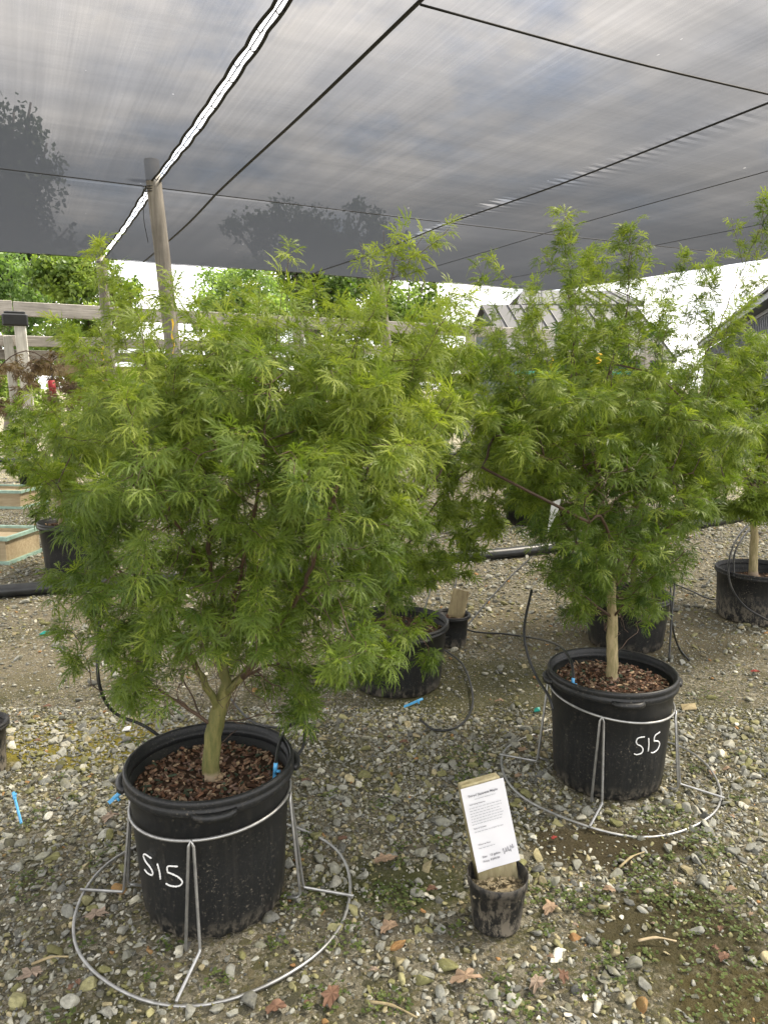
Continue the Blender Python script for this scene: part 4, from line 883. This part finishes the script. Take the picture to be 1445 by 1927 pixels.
# slanting plank in the little back pot
p0, p1 = D(848, 1200, 3.8), D(868, 1110, 3.86); u = p1 - p0; ln = np.linalg.norm(u); u /= ln; s = np.array([.93, -.35, 0]); s -= u * u.dot(s); s /= np.linalg.norm(s)
tag(MB().box((p0 + p1) / 2, (.085, .03, ln), s, np.cross(u, s), u, .002).build('plank_stub', M['plank2'], None, p0), 'weathered tan plank slanting in the small back pot', 'plank')
def crate(label, c, w, d, h, rim_h=.03):
    t = thing('wooden_box', label, 'planter box', c); X = np.array([.97, -.1, 0]); X /= np.linalg.norm(X); Y_ = np.array([-X[1], X[0], 0])
    mb = MB()
    for s in (-1, 1):
        mb.box(c + Y_ * s * (d / 2 - .012) + (0, 0, h / 2), (w, .024, h - .004), X, Y_); mb.box(c + X * s * (w / 2 - .012) + (0, 0, h / 2), (.024, d - .05, h - .006), X, Y_)
    mb.box(c + (0, 0, h * .8), (w - .05, d - .05, .02), X, Y_); mb.build('box_sides', M['box'], t)
    for z in (rim_h / 2 - .004, h + .002):
        mb = MB()
        for s in (-1, 1): mb.box(c + Y_ * s * (d / 2 + .002) + (0, 0, z), (w + .06, .035, rim_h), X, Y_); mb.box(c + X * s * (w / 2 + .012) + (0, 0, z), (.03, d - .034, rim_h - .004), X, Y_)
        mb.build('edge_strip', M['mint'], t)
crate('tan wooden planter box with mint edging at left, nearer of the two', G(-40, 1062) + (0, .25, 0), .5, .46, .2)
crate('tan wooden planter box with mint edging at left, farther of the two', G(-12, 958) + (0, .3, 0), .66, .5, .19)
# scraps on the ground and tags on the trees
def scrap(label, name, px, py, mat, s, cat):
    g0 = G(px, py, .008); V = [g0 + (-s, -s * .6, 0), g0 + (s * .8, -s * .5, .004), g0 + (s, s * .6, .012), g0 + (-s * .7, s * .7, .006), g0 + (0, 0, .014)]
    V += [v_ - np.array((0, 0, .004)) for v_ in V]
    F = [(0, 1, 4), (1, 2, 4), (2, 3, 4), (3, 0, 4), (6, 5, 9), (7, 6, 9), (8, 7, 9), (5, 8, 9), (0, 5, 6, 1), (1, 6, 7, 2), (2, 7, 8, 3), (3, 8, 5, 0)]
    tag(obj(name, V, F, mat, None, g0), label, cat)
scrap('teal plastic scrap on the gravel at far left', 'plastic_scrap', 84, 1192, M['teal'], .022, 'litter')
scrap('teal plastic scrap by the left side of the right wire stand', 'plastic_scrap', 1010, 1337, M['teal'], .014, 'litter')
scrap('white square plant tag lying behind the near pot', 'plant_tag', 239, 1373, M['white'], .016, 'tag')
scrap('flat brown cardboard piece beside the right S15 pot', 'cardboard_scrap', 1295, 1332, M['plank2'], .035, 'litter')
def ribbon(label, mat, px, py, Y, ln, cat='ribbon'):
    p = D(px, py, Y); P = [p + (.006 * math.sin(i * 1.3), 0, -ln * i / 8) for i in range(9)]; V, F = [], []
    for i, q in enumerate(P):
        a = i * .7; w = np.array([math.cos(a), math.sin(a), 0]) * .006; V += [q - w, q + w, q + w + (0, .001, 0), q - w + (0, .001, 0)]
    F = [(i * 4 + k_, i * 4 + (k_ + 1) % 4, i * 4 + 4 + (k_ + 1) % 4, i * 4 + 4 + k_) for i in range(8) for k_ in range(4)]
    tag(obj('flagging_ribbon', V, F, mat, None, p), label, cat)
ribbon('yellow ribbon beside the slim far post at left', M['yellow'], 193, 650, 5.5, .12); ribbon('lower yellow ribbon under the slim far post', M['yellow'], 194, 715, 5.5, .09)
ribbon('yellow ribbon beside the tall front post', M['yellow'], 324, 600, 4.5, .2)
ribbon('yellow ribbon in the left part of the right maple', M['yellow'], 1038, 672, 2.9, .07); ribbon('yellow ribbon deep in the right maple near its middle stem', M['yellow'], 1128, 665, 2.3, .03)
p = D(1045, 945, 2.25); q = D(1032, 1000, 2.25); V = [p + (-.012, 0, 0), p + (.016, 0, .01), p + (.012, .004, -.02), q + (.008, 0, .02), q, q + (-.004, .0, .0)]
V = [tuple(x) for x in V] + [tuple(np.array(x) + (0, .0015, 0)) for x in V]
tag(obj('plant_tag', V, [(0, 1, 2), (0, 2, 3), (0, 3, 5), (3, 4, 5), (8, 7, 6), (9, 8, 6), (11, 9, 6), (11, 10, 9)], M['white'], None, p), 'long white plant label hanging in the right maple', 'tag')

# dry leaves
def dry_leaf(label, px, py, s, tint, lobes, rot, curl, group=None, z=.012):
    c = G(px, py, z); n = 26; V = [(0, 0, .2 * curl)]; r = np.random.default_rng(int(px * 7 + py))
    for i in range(n):
        a = 2 * math.pi * i / n; q = 1 + (.3 if lobes > 3 else .15) * r.uniform(.3, 1.) * math.cos((lobes + 2) * a + .5 * math.sin(2 * a)) * (lobes > 0) + r.normal(0, .13); x, y = q * math.cos(a), q * math.sin(a) * (.62 if lobes < 3 else .6); V.append((x, y, curl * (y * y - .3 * x * x) + .08 * r.normal()))
    V = np.array(V) * s * .85; ca, sa = math.cos(rot), math.sin(rot); V[:, :2] = V[:, :2] @ np.array([[ca, sa], [-sa, ca]]); V[:, 2] -= V[:, 2].min(); V = V + c
    F = [(0, 1 + i, 1 + (i + 1) % n) for i in range(n)]; T_ = [np.r_[np.array(tint) * r.uniform(.8, 1.2), 1] for _ in F]
    V = list(V) + [v_ - np.array((0, 0, .0012)) for v_ in V]; F += [(n + 1, n + 2 + (i + 1) % n, n + 2 + i) for i in range(n)]; T_ = T_ + T_
    o = obj('dry_leaf', V, F, M['dryleaf'], None, c, False, {'tint': ('FLOAT_COLOR', T_)}); tag(o, label, 'leaf', group)
TAN, BRN, RED, GRY = (.27, .19, .125), (.15, .085, .055), (.25, .04, .03), (.26, .2, .15)
for a in [('large tan lobed oak leaf between the near stand and the sign', 725, 1620, .035, TAN, 5, .4, .35), ('long tan curled leaf in front of the sign pot on its left', 732, 1748, .032, TAN, 0, .6, .7),
          ('ragged brown leaf clump near the bottom, right of the near ring', 625, 1878, .034, BRN, 5, 1.2, .5), ('torn tan leaf lying below the sign pot', 875, 1845, .035, TAN, 4, .2, .5), ('tan leaf with torn lobe right of the sign pot', 1035, 1712, .032, TAN, 4, .9, .7),
          ('brown diamond leaf left of the sign pot', 812, 1673, .018, BRN, 0, .3, .3), ('pinkish curled leaf by the right foot of the near stand', 645, 1578, .016, BRN, 0, .2, .4), ('grey-brown curled leaf at the left of the near pot', 210, 1540, .03, GRY, 0, .9, .9),
          ('faded maple leaf flat inside the near ring at left', 180, 1722, .034, GRY, 5, .2, .15), ('rusty leaf scrap behind the near pot rim at right', 577, 1470, .02, BRN, 4, .4, .5), ('bright red leaf on the gravel at the right edge', 1420, 1265, .026, RED, 0, .1, .4),
          ('tan leaf beside the left leg of the right stand', 985, 1412, .026, TAN, 4, .4, .6), ('square tan leaf inside the left side of the right ring', 975, 1460, .018, TAN, 0, .7, .3), ('small red leaf on the dark soil above the sign', 1042, 1577, .012, RED, 4, .7, .4),
          ('dark red crumpled leaf at the lower right', 1362, 1802, .022, BRN, 5, .5, .6), ('orange-tan leaf among stones at lower right', 1375, 1675, .018, TAN, 0, .3, .5), ('tan leaf above the mossy patch at lower right', 1145, 1675, .02, TAN, 0, -.1, .5),
          ('flat tan leaf near the right wire leg', 1340, 1455, .02, TAN, 3, 1.2, .3), ('tan leaf standing behind the right ring', 1368, 1448, .018, TAN, 0, .2, .8), ('brown leaf at the bottom left corner of the near ring', 60, 1835, .03, GRY, 4, .4, .4),
          ('orange-brown leaf at the bottom edge left of the middle', 520, 1900, .026, BRN, 0, .5, .6), ('brown leaf near the bottom of the sign pot on its right', 1060, 1840, .022, BRN, 4, 1.4, .6), ('grey torn leaf at the lower right of the sign', 1010, 1855, .03, GRY, 5, .9, .5),
          ('orange leaf piece among stones above the middle', 760, 1397, .02, BRN, 3, .2, .5), ('tan leaf on the gravel left of the right stand', 940, 1320, .022, TAN, 3, .1, .5), ('brown leaf in front of the hidden pot', 1230, 1262, .026, TAN, 4, .2, .3),
          ('brown leaf piece at the left beyond the blue stake', 70, 1395, .016, BRN, 3, .2, .5), ('orange leaf on the gravel under the tree at far left', 90, 1330, .02, BRN, 0, .2, .5), ('orange scrap of leaf at the left edge by mid height', 10, 1350, .02, BRN, 0, .4, .5)]:
    dry_leaf(*a)
for k_ in range(46):
    px, py = rng.uniform(20, 1430), rng.uniform(1290, 1900)
    if (150 < px < 620 and py < 1800) or (1040 < px < 1290 and py < 1520) or (860 < px < 1000): continue
    dry_leaf('small brown leaf crumb scattered on the gravel', px, py, rng.uniform(.007, .012), [TAN, BRN, BRN, GRY][k_ % 4], int(rng.integers(0, 5)), rng.uniform(0, 6), .5, 'small leaf crumbs on the gravel')
for lab, a, b_ in [('thin pale twig on the mossy patch at lower right', (1200, 1770), (1272, 1771)), ('thin curved twig near the bottom edge', (696, 1885), (785, 1915)), ('fine twig on the gravel at the lower left', (60, 1815), (130, 1800)), ('thin bent twig among stones right of the sign', (1165, 1632), (1212, 1603))]:
    A_, B_ = G(*a, .014), G(*b_, .016); tag(MB().tube(smoothline([A_, (A_ + B_) / 2 + (0, .006, .004), B_], 5), [.0035] * 6 + [.002] * 5, 6).build('twig', M['plank2'] if 'pale' not in lab else M['box'], None, A_, True), lab, 'twig')

# ------------------------------------------------------------------ timber rails behind the shade structure
VR = 5.3
def rail(label, pxa, pya, pxb, pyb, hh_, v_, name='timber_rail', mat='rail'):
    a, b_ = PV(pxa, pya, v_), PV(pxb, pyb, v_); X = b_ - a; ln = np.linalg.norm(X); X /= ln; Y_ = np.array([-X[1], X[0], 0]); Y_ /= np.linalg.norm(Y_); Z_ = np.cross(X, Y_)
    me = MB().box((0, 0, 0), (ln, .06, hh_), bev=.006); o = bpy.data.objects.new(name, mesh_np(name, np.array(me.V), me.F, M[mat])); col.objects.link(o)
    o.location = (a + b_) / 2; o.rotation_euler = (0, -math.asin(X[2]), math.atan2(X[1], X[0])); return tag(o, label, 'fence rail')
rail('left length of the bleached top rail, ending at the black box', -260, 572, 24, 580, .21, VR); rail('long bleached top rail running right behind the posts', 25.5, 581, 1235, 640, .2, VR)
rail('whitish second rail behind the slim far post', -260, 634, 1235, 672, .15, VR); rail('greyer third rail just below the whitish one', -260, 660, 900, 690, .14, VR + .08)
rail('reddish lowest board of the timber rails', -260, 690, 900, 712, .16, VR + .14, mat='plank2')
for lab, px, pt, v_, w, mt in [('white weathered post with black box on top at left', 38, 612, VR - .25, .15, 'wpost'), ('short whitish post just left of the boxed post', 15, 632, VR - .12, .12, 'wpost'), ('grey rail post behind the large maple', 560, 600, VR + .04, .15, 'post'), ('grey rail post left of the right maple', 885, 620, VR + .04, .15, 'post'), ('rail post behind the right maple', 1215, 625, VR + .04, .15, 'post')]:
    tp = PV(px, pt, v_); bs = np.array([tp[0] + .06, tp[1], 0]); mid_ = (tp + bs) / 2; u = tp - bs; ln = np.linalg.norm(u); u /= ln; X = np.array([.9, .44, 0]); X -= u * u.dot(X); X /= np.linalg.norm(X)
    t = thing('rail_post', lab, 'post', bs); MB().box(mid_, (w, w, ln), X, np.cross(u, X), u, .008).build('post_shaft', M[mt], t)
tp = PV(29, 602, VR - .28); X = np.array([.9, .44, 0]); X /= np.linalg.norm(X)
t = thing('black_box', 'black rounded box mounted on the white weathered post at left', 'light box', tp)  # plain closed black box with a cover strip on top
MB().box(tp, (.33, .13, .17), X, np.array([-X[1], X[0], 0]), (0, 0, 1), .02).build('housing', M['dark'], t); MB().box(tp + (0, 0, .1), (.27, .09, .03), X, np.array([-X[1], X[0], 0]), (0, 0, 1), .008).build('top_cover', M['pipe'], t)

# ------------------------------------------------------------------ buildings
def building_small():
    Y = 24.; s = Y / FPX
    A_ = D(905, 573, Y); g_ = lambda x, y, z: A_ + np.array([x, y, z]); t = thing('gabled_shed', 'small gabled shed with grey standing-seam roof left of the pavilion', 'building', (A_[0], A_[1], 0))
    Lr, drop, run = 5.0, 1.75, 1.7
    mb = MB(); e1 = [g_(0, 0, 0), g_(Lr, .5, 0)]; f1 = [g_(.75, -run, -drop), g_(Lr + .75, -run + .5, -drop)]; bk = [g_(-.6, run, -drop), g_(Lr - .6, run + .5, -drop)]
    for P in ((e1, f1), (e1, bk)):
        q = [P[0][0], P[0][1], P[1][1], P[1][0]]; mb.add(q + [x - (0, 0, .08) for x in map(np.array, q)], [(0, 1, 2, 3), (7, 6, 5, 4), (0, 4, 5, 1), (1, 5, 6, 2), (2, 6, 7, 3), (3, 7, 4, 0)])
    rf = mb.build('roof', M['roof'], t)
    for k_ in range(13):
        f = k_ / 12; a = e1[0] * (1 - f) + e1[1] * f; b_ = f1[0] * (1 - f) + f1[1] * f; MB().tube([a + (0, -.01, .02), b_ + (0, -.01, .02)], .018, 6).build('roof_seam', M['seam'], rf)
    mb = MB(); z0 = A_[2] - drop; x = lambda p: np.array([p[0] + .15, p[1], p[2] - .12])
    pr = [x(f1[0] + (0, .2, 0)), x(bk[0] - (0, .2, 0)), x(e1[0] + (0, 0, -.02))]; low = [np.array([p[0], p[1], 0.]) for p in pr[:2]]
    pr2 = [p + (Lr - .4, .5, 0) for p in pr]; low2 = [np.array([p[0], p[1], 0.]) for p in pr2[:2]]
    mb.add([low[0], low[1], pr[1], pr[2], pr[0], low2[0], low2[1], pr2[1], pr2[2], pr2[0]], [(0, 1, 2, 3, 4), (9, 8, 7, 6, 5), (0, 4, 9, 5), (1, 6, 7, 2)]); mb.build('wall', M['gable'], t)
building_small()
def pavilion():
    Y = 27.; A_ = D(985, 545, Y); t = thing('pavilion', 'open lattice pavilion with grey sloping metal roof behind the right maple', 'building', (A_[0], A_[1], 0)); g_ = lambda x, y, z: A_ + np.array([x, y, z])
    mb = MB(); q = [g_(0, 0, 0), g_(3.2, 0, -.05), g_(3.5, -2.2, -.72), g_(-.6, -2.2, -.72)]; mb.add(q + [np.array(x) - (0, 0, .1) for x in q], [(0, 1, 2, 3), (7, 6, 5, 4), (0, 4, 5, 1), (1, 5, 6, 2), (2, 6, 7, 3), (3, 7, 4, 0)])
    q = [g_(0, .01, 0), g_(3.2, .01, -.05), g_(3.5, 2.2, -.72), g_(-.6, 2.2, -.72)]; mb.add(q + [np.array(x) - (0, 0, .1) for x in q], [(3, 2, 1, 0), (4, 5, 6, 7), (1, 5, 4, 0), (2, 6, 5, 1), (3, 7, 6, 2), (0, 4, 7, 3)]); rf = mb.build('roof', M['roof'], t)
    for k_ in range(11):
        f = k_ / 10; MB().tube([q_ + (0, -.02, .02) for q_ in (g_(3.2 * f, 0, -.03 * f), g_(-.6 + 4.1 * f, -2.2, -.72))], .025, 6).build('roof_seam', M['seam'], rf)
    for x in (-.2, 1.25, 3.15):
        for y in (-1.9, 1.9): MB().box((A_[0] + x, A_[1] + y, (A_[2] - .85) / 2), (.2, .2, A_[2] - .85), bev=.01).build('pillar', M['trim'], t)
    for x0, x1 in ((-.1, 1.15), (1.35, 3.05)):
        mb = MB(); zt = A_[2] - .95; zb = zt - 1.15; y = A_[1] - 1.9
        for k_ in range(9): xx = A_[0] + x0 + (x1 - x0) * (k_ + .5) / 9; mb.box((xx, y, (zt + zb) / 2), (.045, .03, zt - zb))
        for k_ in range(7): zz_ = zb + (zt - zb) * (k_ + .5) / 7; mb.box(((x0 + x1) / 2 + A_[0], y - .032, zz_), (x1 - x0, .03, .045))
        mb.build('lattice_panel', M['trim'], t)
        MB().box((A_[0] + (x0 + x1) / 2, y, zt + .07), (x1 - x0, .14, .13)).build('beam', M['trim'], t)
pavilion()
def big_building():
    a = np.array([11.6, 22.]); b_ = np.array([21.5, 51.]); a = a - (b_ - a) * .25; d = b_ - a; ln = np.linalg.norm(d); d /= ln; n_ = np.array([d[1], -d[0]]); H_ = 4.0
    t = thing('metal_building', 'long blue-grey ribbed metal building at the right edge', 'building', (a[0], a[1], 0)); d3, n3 = np.array([*d, 0]), np.array([*n_, 0]); c = np.array([*(a + d * ln / 2 + n_ * 6), 0])
    MB().box(c + (0, 0, H_ / 2 - .1), (ln, 12, H_ - .2), d3, n3).build('wall', M['wall'], t)
    mb = MB()
    for k_ in range(int(ln / .45)): mb.box(np.array([*(a + d * (k_ + .5) * .45), H_ / 2 - .1]) - n3 * .02, (.06, .036, H_ - .25), d3, n3)
    mb.build('wall_ribs', M['trim'], t)
    MB().box(np.array([*(a + d * ln / 2 - n_ * .03), H_ - .12]), (ln + .2, .05, .13), d3, n3).build('eave_trim', M['trim'], t)
    MB().box(np.array([*(a + d * ln / 2 - n_ * .22), H_ + .12]), (ln + .6, .5, .3), d3, n3).build('fascia', M['fascia'], t)
    mb = MB(); q = [np.array([*(a - d * .4 - n_ * .55), H_ + .28]), np.array([*(b_ + d * .4 - n_ * .55), H_ + .28]), np.array([*(b_ + d * .4 + n_ * 6), H_ + 2.2]), np.array([*(a - d * .4 + n_ * 6), H_ + 2.2])]
    mb.add(q + [x - (0, 0, .1) for x in q], [(0, 1, 2, 3), (7, 6, 5, 4), (0, 4, 5, 1), (1, 5, 6, 2), (2, 6, 7, 3), (3, 7, 4, 0)]); mb.build('roof', M['roof'], t)
big_building()
# display table with teal cover and tan frame, far back
tt = D(1075, 702, 17.); t = thing('display_table', 'long display table with teal cover far behind the right maple', 'table', (tt[0], tt[1], 0))
MB().box(tt, (2.4, .8, .07), bev=.01).build('table_cover', M['teal'], t)
for sx_ in (-1.1, 1.1):
    for sy in (-.32, .32): MB().box((tt[0] + sx_, tt[1] + sy, tt[2] / 2 - .02), (.09, .09, tt[2] - .04)).build('leg', M['box'], t)
MB().box((tt[0], tt[1] - .3, .55), (2.1, .05, .3)).build('front_board', M['pale'], t)

# ------------------------------------------------------------------ trees beyond the yard
def big_tree(label, px, Y, blobs, n, size, mat, tr=.18, lean=0, strands=False, group='trees beyond the rails', name='broadleaf_tree', trunk_top=None, seed=1, tone=.45):
    r = np.random.default_rng(seed); base = np.array([D(px, 700, Y)[0], Y, 0.]); t = thing(name, label, 'tree', base, group)
    B = [(D(bx, by, Y + dy_), br * Y / FPX) for (bx, by, br, dy_) in blobs]; w = np.array([b_[1] ** 2 for b_ in B]); w /= w.sum(); P, T_ = [], []
    sub = []                                            # leaf clumps spread through each part of the crown
    for i, (c, rad) in enumerate(B):
        for _ in range(max(6, int(26 * w[i] * len(B)))):
            v_ = r.normal(size=3); v_ /= np.linalg.norm(v_); sub.append((c + v_ * rad * r.uniform(.35, 1.0) * (1, 1, .85), rad * r.uniform(.16, .36), r.normal(0, .17)))
    sw = np.array([s_[1] ** 2 for s_ in sub]); sw /= sw.sum(); pick = r.choice(len(sub), n, p=sw)
    v_ = r.normal(size=(n, 3)); v_ /= np.linalg.norm(v_, axis=1)[:, None]; C = np.array([s_[0] for s_ in sub])[pick]; Rr = np.array([s_[1] for s_ in sub])[pick]; tn = np.array([s_[2] for s_ in sub])[pick]
    P = C + v_ * (Rr * r.uniform(.2, 1.15, n))[:, None]
    if strands: P[:, 2] -= r.exponential(.35, n) * size * 6
    P[:, 2] = np.maximum(P[:, 2], .15)
    f = r.normal(size=(n, 3)) + v_ * .6 + ((0, 0, -1.2) if strands else (0, 0, -.2)); f /= np.linalg.norm(f, axis=1)[:, None]; s = np.cross(f, r.normal(size=(n, 3))); s /= np.linalg.norm(s, axis=1)[:, None]
    sz = size * r.uniform(.5, 1.2, (n, 1)); V = np.stack([P, P + f * sz * .5 + s * sz * .32, P + f * sz, P + f * sz * .5 - s * sz * .32], 1).reshape(-1, 3)
    mb = MB(); tops = sorted(B, key=lambda b_: -b_[1]); hi = max(b_[0][2] for b_ in B); k0 = base + (0, 0, .45 * hi)
    mb.tube(smoothline([base, base + (.02 * hi, 0, .2 * hi), k0], 5), list(np.linspace(tr * 1.25, tr * .8, 11)), 10); mb.build('trunk', M['bigtrunk'], t, None, True)
    mb = MB()
    for c, rad in tops[:10]:
        m_ = (k0 + c) / 2 + r.normal(0, .1, 3) * rad; mb.tube(smoothline([k0 - (0, 0, .1 * hi * r.uniform(0, 1)), m_, c + (0, 0, rad * .5)], 5), list(np.linspace(tr * .45, tr * .08, 11)), 6)
    mb.build('limbs', M['bigtrunk'], t, None, True)
    obj('crown', V, np.arange(n * 4).reshape(-1, 4), M[mat], t, attrs={'tone': ('FLOAT', np.clip(tone + tn + r.normal(0, .12, n), 0, 1))})
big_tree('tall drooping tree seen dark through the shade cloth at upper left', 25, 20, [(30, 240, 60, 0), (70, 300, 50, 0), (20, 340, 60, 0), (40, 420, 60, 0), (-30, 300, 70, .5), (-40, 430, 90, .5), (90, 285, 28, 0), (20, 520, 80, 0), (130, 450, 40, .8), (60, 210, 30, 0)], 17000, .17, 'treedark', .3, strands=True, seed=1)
big_tree('sunlit broad-leaved tree between the far left posts', 190, 14.5, [(165, 525, 60, 0), (220, 545, 48, .5), (110, 520, 60, 0), (180, 620, 60, 0), (240, 590, 30, 0), (150, 680, 70, 0)], 15000, .11, 'treeleaf', .14, seed=2, tone=.62)
big_tree('finer-leaved olive tree at the left edge behind the rails', 20, 16, [(20, 520, 60, 0), (75, 570, 45, 0), (-40, 560, 70, 0), (40, 620, 60, 0), (110, 620, 40, 0), (0, 690, 60, 0)], 9000, .11, 'treepale', .14, seed=3, tone=.4)
big_tree('pale green roundish tree right of the tall front post', 430, 27, [(420, 560, 60, 0), (470, 530, 55, 0), (390, 600, 45, 0), (510, 590, 60, 0), (440, 640, 60, 0)], 13000, .15, 'treepale', .25, seed=4, tone=.62)
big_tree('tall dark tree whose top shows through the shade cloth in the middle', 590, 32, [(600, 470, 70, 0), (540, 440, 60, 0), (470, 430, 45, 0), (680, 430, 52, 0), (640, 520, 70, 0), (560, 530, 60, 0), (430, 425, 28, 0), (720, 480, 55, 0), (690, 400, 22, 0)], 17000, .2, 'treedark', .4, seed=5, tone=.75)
big_tree('yellow-green rounded tree with sky at its right side', 770, 28, [(770, 560, 55, 0), (810, 590, 42, 0), (730, 600, 60, 0), (780, 620, 60, 0), (800, 540, 38, 0), (690, 590, 50, 0), (760, 660, 60, 0)], 15000, .15, 'treeleaf', .25, seed=6, tone=.55)
big_tree('deep green tree behind the rounded yellow-green one', 670, 30, [(650, 560, 60, .5), (710, 545, 50, .5), (600, 580, 50, .5), (660, 640, 60, .5)], 7000, .2, 'treeleaf', .25, seed=7, tone=.3)
big_tree('small distant round tree between the pavilion and the metal building', 1212, 38, [(1210, 640, 22, 0), (1235, 645, 18, 0), (1190, 650, 18, 0)], 1800, .25, 'treeleaf', .2, seed=8, tone=.5)
big_tree('bright yellow-green shrub under the rails at far left', 30, 12.5, [(20, 730, 45, 0), (70, 745, 35, 0), (-30, 740, 50, 0), (100, 770, 30, 0)], 3500, .09, 'treeleaf', .03, name='shrub', seed=9, tone=.75, group='shrubs under the rails')
big_tree('leafy green shrub under the rails behind the bronze maple', 215, 12.8, [(180, 740, 40, 0), (240, 735, 45, 0), (300, 750, 40, 0)], 3500, .1, 'treeleaf', .03, name='shrub', seed=10, tone=.55, group='shrubs under the rails')
big_tree('green shrub under the rails in the middle distance', 800, 15.5, [(760, 790, 22, 0), (810, 795, 22, 0), (735, 800, 18, 0)], 1500, .09, 'treeleaf', .03, name='shrub', seed=11, tone=.55, group='shrubs under the rails')
